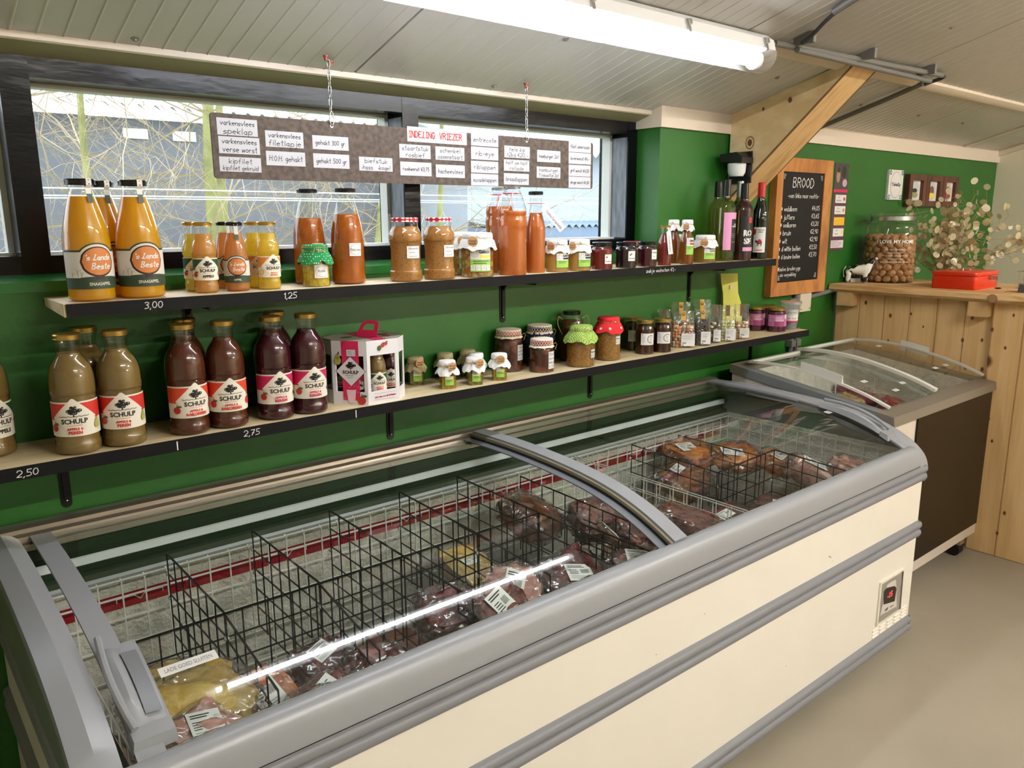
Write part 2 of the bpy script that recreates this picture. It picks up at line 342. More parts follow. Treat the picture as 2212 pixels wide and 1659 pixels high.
# ------------------------------------------------------------------ windows
ALU=M('pale_glazing_bead',(205,208,205),.35); PANE=glass('window_pane',(.93,.97,.97),.7)
GREYW=M('window_lit_post_side',(105,112,122),.4,bump=.3,bscale=12,stretch=(6,6,1),var=.3,vscale=14)  # grey imitates window light on the side faces of the black posts
Zb,Zt=1.334,1.798; Y0,Y1=2.06,2.15
def window(n,x0,x1):
    """opening x0..x1 between posts"""
    p=empty('window_%d'%n,((x0+x1)/2,Y0,Zb)); struct(p); ox,oy,oz=p.location
    f=MB()
    def B(a,c,d,e,g,h,m): f.box(a-ox,c-ox,d-oy,e-oy,g-oz,h-oz,m)
    B(x0-.002,x1+.002,Y0,Y1+.05,1.754,Zt,BLK); B(x0-.002,x1+.002,Y0,Y1+.05,Zb-.004,1.372,BLK)
    B(x0,x1,Y1-.03,Y1+.03,1.372,1.378,ALU); f.build('window_frame',p,smooth=False)
    f=MB(); B(x0,x0+.012,Y1-.01,Y1+.03,1.378,1.745,ALU); B(x1-.012,x1,Y1-.01,Y1+.03,1.378,1.745,ALU); B(x0,x1,Y1-.01,Y1+.03,1.745,1.754,ALU); f.build('glazing_bead',p,smooth=False)
    f=MB(); f.quad([(x0-ox,Y1-oy,1.372-oz),(x1-ox,Y1-oy,1.372-oz),(x1-ox,Y1-oy,1.754-oz),(x0-ox,Y1-oy,1.754-oz)],PANE); f.build('pane',p)
posts=[(-1.82,-1.76),(-.75,-.692),(.306,.364),(1.312,1.367),(2.294,2.346)]
for i,(a,c_) in enumerate(posts):
    f=MB(); f.box(a,c_,Y0-.001,Y1+.055,Zb-.004,Zt+.001,BLK)
    if i>2: f.quad([(a-.0008,Y0+.004,1.376),(a-.0008,Y1-.012,1.376),(a-.0008,Y1-.012,1.742),(a-.0008,Y0+.004,1.742)],GREYW)
    struct(f.build('window_post.%03d'%i if i else 'window_post',smooth=False))
for i in range(4): window(i+1,posts[i][1],posts[i+1][0])
f=MB(); f.box(-2.0,-1.82,Y0,2.2,1.3,1.8,CREAM); struct(f.build('wall_back_pier',smooth=False))
# ------------------------------------------------------------------ outdoors
SHED=M('dark_slate_cladding',(106,110,118),.8,var=.1,vscale=1); ROOFS=M('pale_corrugated_sheet',(205,215,222),.6); PALE=M('pale_grey_cladding',(158,168,182),.8)
GRASS=M('winter_grass',(110,120,80),.95,var=.25,vscale=4); BARK=M('mossy_bark',(135,138,88),.9,var=.25,vscale=6); TWIG=M('bare_twig',(176,160,134),.9)
b=MB(); b.box(-12,26,2.45,24,-.3,-.15,GRASS); o=b.build('ground',smooth=False); struct(o)
def corr(mb,x0,x1,y,z,h,amp,per,m,dy=0):
    n=int((x1-x0)/per*8); vs=[]
    for i in range(n+1):
        x=x0+(x1-x0)*i/n; q=amp*math.cos(2*PI*(x-x0)/per); vs+= [(x,y,z+q),(x,y+dy,z+h+q)]
    mb.add(vs,[(2*i,2*i+2,2*i+3,2*i+1) for i in range(n)],m)
p=empty('shed',(3,9,-.15),label='long dark slate shed behind the bare trees, with pale corrugated roof edge',cat='shed')
f=MB(); f.box(-9,2.6,0,3,0,2.62,SHED); f.build('wall',p,smooth=False)
f=MB(); corr(f,-9,2.9,-.25,2.70,1.1,.035,.16,ROOFS,3.4); f.build('roof',p)
for k,xx in enumerate((-2.2,-.63,-.14-.0)):
    f=MB(); f.box(xx,xx+.24,-.02,0,2.42,2.52,M('bright_skylight_sheet',(225,232,238),.5)); f.build('skylight_panel',p,smooth=False)
p=empty('neighbouring_barn',(6.6,7.6,-.15),label='pale blue clad barn filling the view of the right hand window',cat='barn')
f=MB(); f.box(-.9,9,0,3,0,2.42,PALE)
f.build('wall',p,smooth=False)
f=MB(); corr(f,-1.1,9,-.3,2.38,1.0,.03,.15,ROOFS,3.2); f.build('roof',p)
f=MB(); corr(f,-.9,9,-.35,1.50,.05,.02,.12,M('greyish_lean_to_sheet',(140,156,176),.7),.35); f.box(-.9,9,-.33,0,0,1.49,M('pale_fence_board',(112,130,156),.8)); f.build('low_lean_to',p)
tw=random.Random(3)
def tree(name,x,y,h,r,label,n=26,lean=0):
    p=empty(name,(x,y,-.2),label=label,cat='tree',group='bare trees outside the windows')
    f=MB(); pts=[(lean*h*t+.06*math.sin(5*t+x),.05*math.cos(4*t+x),h*t) for t in [i/8 for i in range(9)]]
    f.tube(pts,[r*(1-.6*i/8) for i in range(9)],BARK,8); f.build('trunk',p)
    f=MB()
    def br(a,d,L,rr,dep):
        q=[Vector(a)]; d=Vector(d).normalized()
        for i in range(4):
            d=(d+Vector((tw.gauss(0,.22),tw.gauss(0,.22),tw.gauss(.02,.16)))).normalized(); q.append(q[-1]+d*L/4)
            if dep and i>0:
                for _ in range(2): br(q[-1],d+Vector((tw.gauss(0,.8),tw.gauss(0,.5),tw.gauss(0,.6))),L*.6,rr*.42,dep-1)
        f.tube(q,[rr*(1-.17*i) for i in range(5)],TWIG if (dep<2 or rr<.01) else BARK,3)
    for i in range(n):
        t=tw.uniform(.3,1); k=Vector(pts[min(8,int(t*8))]); a=tw.uniform(0,2*PI)
        br(k,(math.cos(a),math.sin(a)*.7,tw.uniform(-.1,.6)),tw.uniform(.6,1.3),.009,2)
    f.build('branches',p,smooth=False)
tree('tree',1.02,6,3.2,.055,'pale mossy tree at the left edge of the left window',17)
tree('tree.001',1.45,6.6,3.4,.04,'slim tree just right of the leftmost mossy trunk',14,.03)
tree('tree.002',2.2,6,3.2,.07,'mossy trunk behind the left end of the hanging sign',17)
tree('tree.003',2.5,6.5,3.2,.05,'slim trunk right beside the mossy trunk behind the sign',12,-.02)
tree('tree.004',3.6,6.2,3.2,.06,'leaning tree seen left of the middle window post',15,.08)
tree('tree.005',4.05,5.8,3.0,.035,'thin twiggy tree just right of the middle window post',9)
def strand(n,z,y,label):
    f=MB(); f.tube([(-3,y,z-.02),(1,y,z),(5,y,z-.01),(9,y,z)],.0035,M('white_fence_cord',(235,240,240),.5),4); tag(f.build(n),label,'fence wire','wires outside the window')
strand('fence_wire',1.573,3.5,'top one of the three white wires crossing outside the left window')
strand('fence_wire.001',1.545,3.5,'middle one of the three white wires crossing outside the left window')
strand('fence_wire.002',1.536,3.52,'lowest of the three white wires crossing outside the left window')
# ------------------------------------------------------------------ lamps
TUBE=bpy.data.materials.new('glowing_tube'); TUBE.use_nodes=True
e=TUBE.node_tree.nodes['Principled BSDF']; e.inputs['Base Color'].default_value=(1,1,1,1); e.inputs['Emission Color'].default_value=(.90,.94,1,1); e.inputs['Emission Strength'].default_value=31
TUBEW=TUBE.copy(); TUBEW.name='glowing_fill_tube'; e=TUBEW.node_tree.nodes['Principled BSDF']; e.inputs['Emission Color'].default_value=(1,.95,.87,1); e.inputs['Emission Strength'].default_value=215
HOUS=M('white_lamp_housing',(225,225,225),.4); CLEAR=glass('clear_lamp_cover',(1,1,1),.8,cloud=.12,cloudcol=(.9,.9,.9)); STEEL=M('steel',(190,190,190),.3,1); CG=M('grey_conduit',(112,110,106),.5); DK=M('dark_grey_cable',(60,60,62),.6)
def lamp(x0,x1,y,z,label,m,tilt):
    L=x1-x0; p=empty('fluorescent_lamp',(x0,y,z),label=label,cat='ceiling lamp'); p.rotation_euler=(tilt,0,0)
    f=MB(); f.ext([(-.05,.0),(-.05,.03),(-.03,.055),(.03,.055),(.05,.03),(.05,0)],0,L,HOUS); f.build('housing',p)
    f=MB(); n=12; f.ext([(.05*math.cos(PI+PI*i/n),.001+.045*math.sin(PI+PI*i/n)) for i in range(n+1)],-.004,L+.004,CLEAR,caps=True); f.build('cover',p)
    f=MB(); f.tube([(.03,0,-.012),(L-.07,0,-.012)],.019,m,16); f.build('tube',p)
    for q in (.04,L-.05):
        f=MB(); f.tube([(q,0,-.012),(q+.015,0,-.012)],.028,HOUS,14); f.build('tube_socket',p)
    for q in [.05+i*(L-.1)/4 for i in range(5)]:
        f=MB(); f.box(q-.006,q+.006,-.054,-.048,-.006,.03,STEEL); f.box(q-.004,q+.004,-.062,-.052,.012,.026,STEEL); f.build('clip',p)
    return p
tl=math.atan(-S)
lamp(.66,2.215,1.46,cz(1.46)-.062,'bright fluorescent tube lamp with clear cover on the sloping ceiling',TUBE,tl)
lamp(.7,2.26,-1.3,cz(-1.3)-.062,'added unseen warm fill tube further back on the ceiling, left one behind the camera',TUBEW,tl)  # warm tubes out of view, added as ambient fill light
lamp(3.3,4.86,-1.3,cz(-1.3)-.062,'added unseen warm fill tube further back on the ceiling, right one behind the camera',TUBEW,tl)
lamp(3.6,5.16,-3.6,cz(-1.5)-S*2.1-.062,'added unseen warm fill tube at the far end of the room behind the camera',TUBEW,-tl)
# ------------------------------------------------------------------ conduits on the ceiling
def cp(x,y,d=.02): return (x,y,cz(y)-d)
p=empty('conduit',cp(2.25,1.44),label='two parallel grey conduits running from the lamp end across the ceiling',cat='pipe'); o=Vector(p.location)
def rel(q): return tuple(Vector(q)-o)
f=MB(); f.tube([rel(cp(2.262,1.447)),rel(cp(3.34,1.400))],.0095,CG,10); f.tube([rel(cp(2.235,1.45,.03)),rel(cp(2.27,1.447,.02))],.006,CG,8); f.build('pipe',p)
f=MB(); f.tube([rel(cp(2.36,1.430,.034)),rel(cp(3.30,1.425,.034))],.0095,CG,10); f.build('pipe',p)
f=MB(); f.tube([rel(cp(3.33,1.400)),rel(cp(3.37,1.402)),rel(cp(3.38,1.42)),rel(cp(3.37,1.45)),rel(cp(3.355,1.47,.024))],.007,DK,8); f.build('bend',p)
for xx in (2.36,2.75,3.22):
    f=MB(); q=rel(cp(xx,1.385,.0)); f.box(q[0]-.008,q[0]+.008,q[1]-.012,q[1]+.055,q[2]-.034,q[2]-.002,CG); f.build('pipe_clip',p,smooth=False)
f=MB(); f.tube([rel(cp(3.345,1.47)),rel(cp(3.36,1.62)),rel(cp(3.37,1.93))],.0095,CG,10); f.build('pipe',p)
p=empty('ceiling_cable',cp(2.35,1.39),label='dark cable curving up the ceiling from the conduit near the lamp',cat='cable'); o=Vector(p.location)
f=MB(); f.tube([rel(q) for q in catmull([cp(2.34,1.405,.03),cp(2.335,1.37,.025),cp(2.31,1.31,.012),cp(2.285,1.25,.012),cp(2.25,1.05,.012),cp(2.22,.8,.012)],5)],.006,DK,8); f.build('cable',p)
f=MB(); f.tube([rel(cp(2.277,1.27,.012)),rel(cp(2.255,1.18,.012))],.011,CG,10); f.build('sleeve',p)
SCR=M('zinc_screw',(150,145,140),.4,.6)
sc_=[(.56,1.955,'beside the left window, near the ceiling edge'),(1.587,1.66,'in the middle of the sheet over the hanging sign'),(1.573,1.955,'at the ceiling edge between the two sign chains'),(2.6,1.646,'left of the wooden brace'),(2.9,1.20,'above the grey conduit'),(3.35,1.72,'right of the wooden brace'),(3.9,1.72,'over the chalkboard'),(4.4,1.72,'over the small picture frames'),(4.0,1.25,'towards the right edge of the photo'),(3.5,1.15,'between conduit end and photo edge')]
s0=None
for k,(x_,y_,t_) in enumerate(sc_):
    lab='small sheet screw in the ceiling '+t_
    if s0 is None:
        s0=empty('ceiling_screw',cp(x_,y_,0),label=lab,cat='screw',group='screws in the ceiling sheets'); s0.rotation_euler=(tl,0,0)
        f=MB(); f.lathe([(.0001,-.002),(.009,-.002),(.009,0)],SCR,12); f.build('washer',s0); f=MB(); f.lathe([(.0001,-.006),(.004,-.006),(.0045,-.002)],SCR,6); f.build('head',s0)
    else: o_=dup(s0,cp(x_,y_,0),0,lab); o_.rotation_euler=(tl,0,0)
# ------------------------------------------------------------------ wooden brace of the portal frame
PLY=wood('pine_plywood',(238,216,172),(214,184,136),scale=(1.2,1.6,3.2),knots=.10,kscale=4.4,bump=.03); TIM=wood('pine_timber',(220,184,130),(190,148,98),scale=(9,1.6,1.6),bump=.04,knots=.05,kscale=5)
PLYE=M('plywood_edge',(120,92,62),.7,var=.3,vscale=30,stretch=(60,1,1))
p=empty('roof_brace',(2.76,1.94,1.5),label='diagonal wooden brace of pine plywood between green wall and ceiling',cat='beam'); 
tri=[(-.004,.03),(-.004,.357),(-.49,cz(1.45)-1.5+.004),(-.41,cz(1.53)-1.5-.0)]
tri=[(.0,.022),(.0,.345),(-.01,.352),(-.40,cz(1.54)-1.5-.003),(-.50,cz(1.44)-1.5-.003),(-.47,cz(1.44)-1.5-.035)]
KN=M('knot_brown',(150,108,70),.6); KN2=M('knot_dark',(104,68,44),.6)
f=MB(); f.ext(tri,0,.012,PLY); d=Dec(f,plane((-.0002,0,0),(0,-1,0),(0,0,1)))
for u,v,r_ in ((.091,.233,.021),(.253,.373,.009),(.143,.352,.006)): d.disc(u,v,r_,KN,r_*1.2).up().disc(u,v,r_*.78,MATS['pine_plywood'] if r_>.015 else KN2,r_*.95).up().disc(u,v,r_*.5,KN2,r_*.62).up()
f.build('plywood_side',p,smooth=False); f=MB(); f.ext(tri,.168,.18,PLY); f.build('plywood_side',p,smooth=False)
A=(-.475,cz(1.44)-1.5-.03); B_=(0,.018)
f=MB(); f.ext([(A[0],A[1]-.004),(A[0]-.03,A[1]+.024),(A[0]+.03,A[1]+.02),(0,.08),(0,B_[1]-.004)],.012,.168,TIM); f.build('timber_core',p,smooth=False)
f=MB(); 
for xo in (.0,.168):
    for k in range(3): f.ext([(A[0]-.001,A[1]-.002),(B_[0],B_[1]-.0002),(B_[0],B_[1]+.004),(A[0]-.001,A[1]+.002)],xo+.001+.004*k,xo+.003+.004*k,PLYE)
f.build('plywood_edges',p,smooth=False)
# motion sensor on the brace
p=empty('motion_sensor',(2.752,1.88,1.64),label='black motion sensor light with white lens fixed on the wooden brace',cat='sensor'); BP=M('black_plastic',(20,20,22),.35)
f=MB(); f.box(-.004,.003,-.05,.05,-.06,.06,BP); f.ext([(-.055,.015),(-.055,.035),(-.03,.055),(.045,.05),(.045,.02)],-.075,0,BP,axis='x'); f.build('hood',p,smooth=False)
f=MB(); f.lathe([(.001,-.035),(.026,-.034),(.034,-.02),(.036,.014)],M('frosted_white_lens',(225,228,230),.3),16,(-.04,-.01,0)); f.build('lens',p)
# ================================================================== SHELVES
SW=wood('pale_pine_shelf',(214,196,158),(188,164,122),scale=(1.2,14,14),bump=.02); BF=M('black_painted_board',(13,12,14),.6,bump=.1,bscale=30,spec=.2); BRK=M('black_bracket_steel',(9,9,10),.35,spec=.3)
SH1,SH2=1.288,.978
def shelf(x0,x1,zt,label,end=False):
    p=empty('wall_shelf',(x0,W,zt-.026),label=label,cat='shelf')
    f=MB(); L=x1-x0
    if end: f.hexa([(-.0,-.01,.008),(L,0,0),(L,-.196,0),(0,-.196,0),(-.0,-.012,.026),(L,0,.026),(L,-.196,.026),(0,-.196,.026)][:4][::-1]+[(0,-.196,.026),(L,-.196,.026),(L,0,.026),(0,-.0,.026)],SW)
    else: f.box(0,L,-.196,0,0,.026,SW)
    f.build('board',p,smooth=False)
    f=MB(); f.box(.004 if end else 0,L,-.201,-.196,0,.0262,BF); f.build('front_edge',p,smooth=False)
    return p
s1=shelf(.321,2.836,SH1,'upper wall shelf with black front edge, right under the windows',True)
s2=shelf(-.6,3.125,SH2,'lower wall shelf with black front edge, above the chest freezers')
def mark(parent,fn,name,m=CHALK):
    f=MB(); d=Dec(f,plane((0,-.201,0),(1,0,0),(0,0,1))); fn(d); return f.build(name,parent,smooth=False)
for t,x,h,w_ in (('3,00',.487-.321,.013,.052),('1,25',.790-.321,.013,.046)): mark(s1,lambda d:d.hand(t,x,.014,h,CHALK,w_,lw=.12,jit=.2),'price_marking')
mark(s1,lambda d:d.hand('zakje walnoten ~1,-',2.13-.321,.013,.011,CHALK,.20,lw=.15,jit=.3),'price_marking')
for t,x,h,w_ in (('2,50',.222+.6,.013,.050),('2,75',.675+.6,.013,.048)): mark(s2,lambda d:d.hand(t,x,.013,h,CHALK,w_,lw=.12,jit=.2),'price_marking')
for x in (.508,.948): mark(s2,lambda d:d.rect(x+.6-.0012,x+.6+.0012,.003,.023,CHALK),'divider_line')
def bracket(x,zt,label,src=None):
    if src: return dup(src,(x,W,zt-.026),0,label)
    p=empty('shelf_bracket',(x,W,zt-.026),label=label,cat='bracket',group='shelf brackets')
    f=MB(); f.box(-.011,.011,-.003,0,-.128,-.001,BRK); f.box(-.0045,.0045,-.007,-.003,-.12,-.001,BRK); f.lathe([(.0001,0),(.011,0),(.011,.003),(.0001,.003)],BRK,16); 
    f.v[-64:]=[(v[0],-v[2],v[1]-.128) for v in f.v[-64:]]; f.build('upright',p)
    f=MB(); f.box(-.011,.011,-.17,-.001,-.004,-.001,BRK); f.box(-.0035,.0035,-.165,-.003,-.010,-.003,BRK); f.build('arm',p,smooth=False)
    f=MB(); f.tube([(0,-.003,-.008),(0,-.03,-.008)],.0001,BRK,3); f.hexa([(-.003,-.03,-.01),(.003,-.03,-.01),(.003,-.003,-.04),(-.003,-.003,-.04),(-.003,-.03,-.004),(.003,-.03,-.004),(.003,-.003,-.004),(-.003,-.003,-.004)],BRK); f.build('gusset',p,smooth=False)
    for z in (-.122,-.03): f=MB(); f.ball((0,-.0055,z),.0032,STEEL,10,6,(1,.5,1)); f.build('screw',p)
    return p
b0=bracket(.618,SH1,'bracket under the upper shelf below the 1,25 price')
bracket(1.595,SH1,'bracket under the upper shelf above the brown jars with lace lids',b0); bracket(2.548,SH1,'bracket under the upper shelf above the bags of nuts',b0)
bracket(.316,SH2,'bracket under the lower shelf, nearest the left photo edge',b0); bracket(1.166,SH2,'bracket under the lower shelf right of the cardboard bottle carrier',b0)
bracket(2.0,SH2,'bracket under the lower shelf below the large brown jars',b0); bracket(3.0,SH2,'bracket under the lower shelf below its right end',b0)
# ================================================================== JARS AND BOTTLES
JG=glass('jar_glass',(.95,.97,.95),1.6,.015); GG=glass('green_bottle_glass',(.35,.5,.2),1.6,.015)
GOLD=M('gold_lid',(196,164,88),.28,.9); BLKL=M('black_lid',(14,14,16),.25); SILV=M('silver_lid',(180,180,182),.3,.9); TWINE=M('jute_twine',(170,140,96),.9); KRAFT=M('kraft_tag',(196,152,104),.8); WCL=M('white_cloth',(232,230,228),.9,bump=.3,bscale=60); KCL=M('linen_cloth',(176,164,130),.9,bump=.3,bscale=60)
def P_(*a): return a
SHAPES={
'schulp':[(.80,0),(.97,.02),(1,.05),(1,.09),(.965,.13),(.965,.47),(1,.50),(1,.58),(.97,.66),(.86,.73),(.68,.785),(.55,.82),(.52,.85),(.52,.925),(.56,.93),(.56,.95)],
'lands':[(.84,0),(.97,.02),(1,.06),(1,.42),(.99,.48),(.93,.58),(.80,.69),(.64,.80),(.50,.89),(.485,.93),(.52,.935),(.52,.95)],
'small':[(.82,0),(.97,.03),(1,.07),(1,.12),(.95,.17),(.95,.50),(1,.55),(.98,.63),(.86,.71),(.74,.76),(.73,.90),(.77,.91),(.77,.94)],
'smalllands':[(.84,0),(.97,.03),(1,.07),(1,.45),(.93,.58),(.78,.72),(.64,.82),(.60,.91),(.62,.94)],
'tall':[(.86,0),(.97,.02),(.97,.32),(.97,.5),(1,.56),(.99,.62),(.93,.665),(.97,.70),(.92,.76),(.74,.86),(.58,.93),(.54,.94),(.54,.955)],
'slim':[(.86,0),(1,.03),(1,.52),(.93,.60),(.7,.72),(.62,.80),(.60,.94)],
'jar':[(.86,0),(.98,.03),(1,.07),(1,.66),(.97,.75),(.88,.82),(.86,.92)],
'chili':[(.88,0),(.98,.02),(1,.05),(1,.16),(.94,.20),(.92,.45),(.95,.60),(1,.64),(1,.72),(.93,.78),(.80,.85),(.78,.93)],
'wine':[(.92,0),(1,.02),(1,.60),(.96,.66),(.80,.715),(.52,.755),(.40,.80),(.37,.90),(.37,.985)],
'burg':[(.92,0),(1,.02),(1,.50),(.95,.56),(.80,.64),(.58,.73),(.44,.80),(.40,.90),(.40,.985)],
'hex':[(.92,0),(1,.03),(1,.66),(.90,.76),(.84,.82),(.84,.92)],
'tub':[(.62,0),(.64,.01),(.93,.90),(1.0,.90),(1.0,.98),(.97,1.0)],
}
def jar(name,x,y,z,r,h,az,label,cat,group,shape,liq,fill,lid,lidr=None,lidh=.012,sq=0,gl=JG,n=36,dec=None,n_seg=None):
    p=empty(name,(x,y,z),math.radians(az),label,cat,group)
    kw=dict(n=n_seg or n,sq=sq,ph=(PI/4 if sq and (n_seg or n)==4 else 0))
    pr=SHAPES[shape]; prof=[(a*r,b_*h) for a,b_ in pr]
    if len(prof)>3: prof=catmull(prof,3)
    f=MB(); f.lathe(prof,gl,**{**kw,'cap1':False}); f.build('glass',p,ang=50)
    if liq:
        zf=fill*h; q=[(max(a-.0016,.001),b_) for a,b_ in prof if b_<zf]; q[0]=(q[0][0],.003)
        # radius at the fill level
        rr=[a for a,b_ in prof if b_>=zf][0]-.0016; q.append((rr,zf))
        q=[(.0001,.0028)]+q+[(.0001,zf)]
        f=MB(); f.lathe(q,liq,**{**kw,'cap0':False,'cap1':False}); f.build('contents',p,ang=50)
    if lid:
        R_=lidr or pr[-1][0]*r+.003; f=MB(); f.lathe([(R_-.002,h-lidh),(R_,h-lidh),(R_,h-lidh*.85),(R_-.0008,h-lidh*.8),(R_,h-.002),(R_-.002,h),(.0001,h-.0008)],lid,max(24,n),cap0=False); f.build('lid',p,ang=40)
    if dec:
        f=MB(); d=Dec(f,cyl(r*dec[0])); dec[1](d,r*dec[0],h); f.build('label',p,smooth=True,ang=60)
    return p
def cloth(p,R_,h,mat,flare=1.28,drop=.022,top=0,seed=1,square=True,sm=None,name='cloth_cover'):
    rn=random.Random(seed); n=56; f=MB(); ph=rn.uniform(0,6); vs=[(0,0,h+.0015)]; rings=[(.6,.0018,0),(.97,.001,0),(1.04,-.003,0),(1.05,-.010,.3),(1.0,-.0135,.6),(1.12,-.018,1),(flare,-.018-drop*.6,1.6),(flare*1.05,-.018-drop,2)]
    for q,dz,wv in rings:
        for i in range(n):
            a=2*PI*i/n; w_=math.sin(9*a+ph)*.5+math.sin(14*a+ph*2)*.3; s_=(.10*abs(math.cos(2*a+ph))*wv*.6 if square else 0)
            rr=R_*(q+wv*.018*w_+s_); vs.append((rr*math.cos(a),rr*math.sin(a),h+dz-(.0045*wv*abs(math.cos(2*a+ph)) if square else 0)+.002*wv*w_))
    fs=[(0,1+i,1+(i+1)%n) for i in range(n)]
    for j in range(len(rings)-1):
        for i in range(n): i2=(i+1)%n; fs.append((1+j*n+i,1+j*n+i2,1+(j+1)*n+i2,1+(j+1)*n+i)[::-1])
    f.add(vs,fs,mat); f.build(name,p,ang=80)
    if sm:
        f=MB(); f.tube([(R_*1.03*math.cos(2*PI*i/24),R_*1.03*math.sin(2*PI*i/24),h-.0135) for i in range(24)],.0011,sm,5,closed=True)
        for s_ in (-1,1): f.tube([(s_*.002,-R_*1.05,h-.0135),(s_*.010,-R_*1.13,h-.010-.004*s_),(s_*.016,-R_*1.2,h-.020)],.0009,sm,4)
        f.build('string',p)
def hang_tag(p,R_,z,az,rad=.012,drop=.0):
    a=math.radians(az); c=Vector((R_*math.sin(a),-R_*math.cos(a),z)); U=Vector((math.cos(a),math.sin(a),0)); V=Vector((0,0,1)); N=U.cross(V)
    f=MB(); n=20; o=len(f.v); f.add([tuple(c+U*rad*math.cos(2*PI*i/n)+V*rad*math.sin(2*PI*i/n)+N*k) for k in (0,.0008) for i in range(n)],[tuple(range(n))[::-1],tuple(range(n,2*n))]+[(i,(i+1)%n,n+(i+1)%n,n+i) for i in range(n)],KRAFT)
    d=Dec(f,plane(c+N*.0009,U,V)); d.hand('hand',0,.003,rad*.42,M('brown_ink',(90,60,40),.8),rad*1.3,lw=.14).hand('made',0,-.004,rad*.42,MATS['brown_ink'],rad*1.3,lw=.14); f.build('paper_tag',p,smooth=False)
# ---------------------------------------------------------------- label artwork
LB=M('label_cream',(232,226,210),.5); TREE=M('tree_print',(28,24,24),.6); APR=M('apple_red',(185,40,36),.5); LEAFG=M('leaf_green',(64,96,40),.6)
def fruit(d,u,v,r,kind):
    d.up(); 
    if kind=='pear':
        m=M('pear_green',(168,170,78),.5); d.disc(u,v-.2*r,r*.95,m,r*1.1).disc(u+.1*r,v+.8*r,r*.55,m,r*.8); d.up().line([(u+.1*r,v+1.4*r),(u+.4*r,v+2.1*r)],r*.22,TREE)
    elif kind in('berry','cherry'):
        m=M('dark_cherry',(60,14,34),.4); d.disc(u-.4*r,v,r*.6,m).disc(u+.5*r,v-.5*r,r*.6,m); d.line([(u-.4*r,v+.4*r),(u+.3*r,v+1.9*r),(u+.5*r,v)],r*.14,LEAFG)
    elif kind=='orange': d.disc(u,v,r,M('orange_fruit',(222,170,70),.5)).up().disc(u,v,r*.7,M('orange_flesh',(236,200,110),.5))
    else:
        d.disc(u,v,r,APR if kind!='straw' else M('strawberry',(205,40,40),.5),r*(.92 if kind!='straw' else 1.2)); d.up().disc(u+.7*r,v+1.0*r,r*.6,LEAFG,r*.28).line([(u,v+.7*r),(u+.15*r,v+1.5*r)],r*.16,TREE)
def tree_print(d,u,v,s):
    rn=random.Random(5); d.up()
    for i in range(30): a=rn.uniform(0,2*PI); q=math.sqrt(rn.random()); d.disc(u+s*.5*q*math.cos(a),v+s*.28+s*.24*q*math.sin(a),s*.12,TREE,n=8)
    d.line([(u,v-s*.22),(u,v+.3*s)],s*.09,TREE).line([(u,v),(u+.25*s,v+.25*s)],s*.05,TREE).line([(u,v),(u-.25*s,v+.25*s)],s*.05,TREE)
    d.up()
    for i in range(14): a=rn.uniform(0,2*PI); q=math.sqrt(rn.random()); d.disc(u+s*.5*q*math.cos(a),v+s*.28+s*.24*q*math.sin(a),s*.03,LB,n=5)
def schulp(colr,n1,n2,f1='apple',f2=None,tcol=None,small=False):
    def fn(d,r,h):
        z0,z1=(.165*h,.455*h) if not small else (.185*h,.495*h); H=z1-z0; U=r*1.25; tc=tcol or REDI; cm=(z0+z1)/2
        d.rect(-U*1.25,U*1.25,z0,z1,LB); d.up().rect(-U*1.25,U*1.25,z0+H*.47,z1-H*.045,colr)
        D=H*.60; a=D*1.08; c=z0+H*.52
        d.up().conv([(-a*.95,c),(0,c+D),(a*.95,c),(0,c-D*.85)],LB)
        tree_print(d,0,c+D*.22,D*.62)
        d.up().text('SCHULP',0,c-D*.13,D*.24,TREE,a*1.3,bold=.03)
        d.line([(-a*.6+a*1.2*i/12,c+D*.10+.02*D*(-1)**i) for i in range(13)],D*.025,TREE)
        if n1: d.text(n1,0,c-D*.50,D*.13,tc,a*.8,bold=.045)
        d.text(n2,0,c-D*(.68 if n1 else .56),D*(.16 if n1 else .2),tc,a*1.05,bold=.05)
        d.rect(-a*.3,a*.3,c-D*.345,c-D*.33,tc)
        fruit(d,-a*.88,c-D*.45,D*.20,f1)
        if f2: fruit(d,a*.95,c-D*.38,D*.17,f2)
    return (.972,fn)
DG=M('label_dark_green',(48,66,46),.5); ORL=M('label_orange',(204,124,62),.5); BRN=M('label_brown',(48,24,26),.5); GLB=M('label_grey_white',(214,208,198),.5)
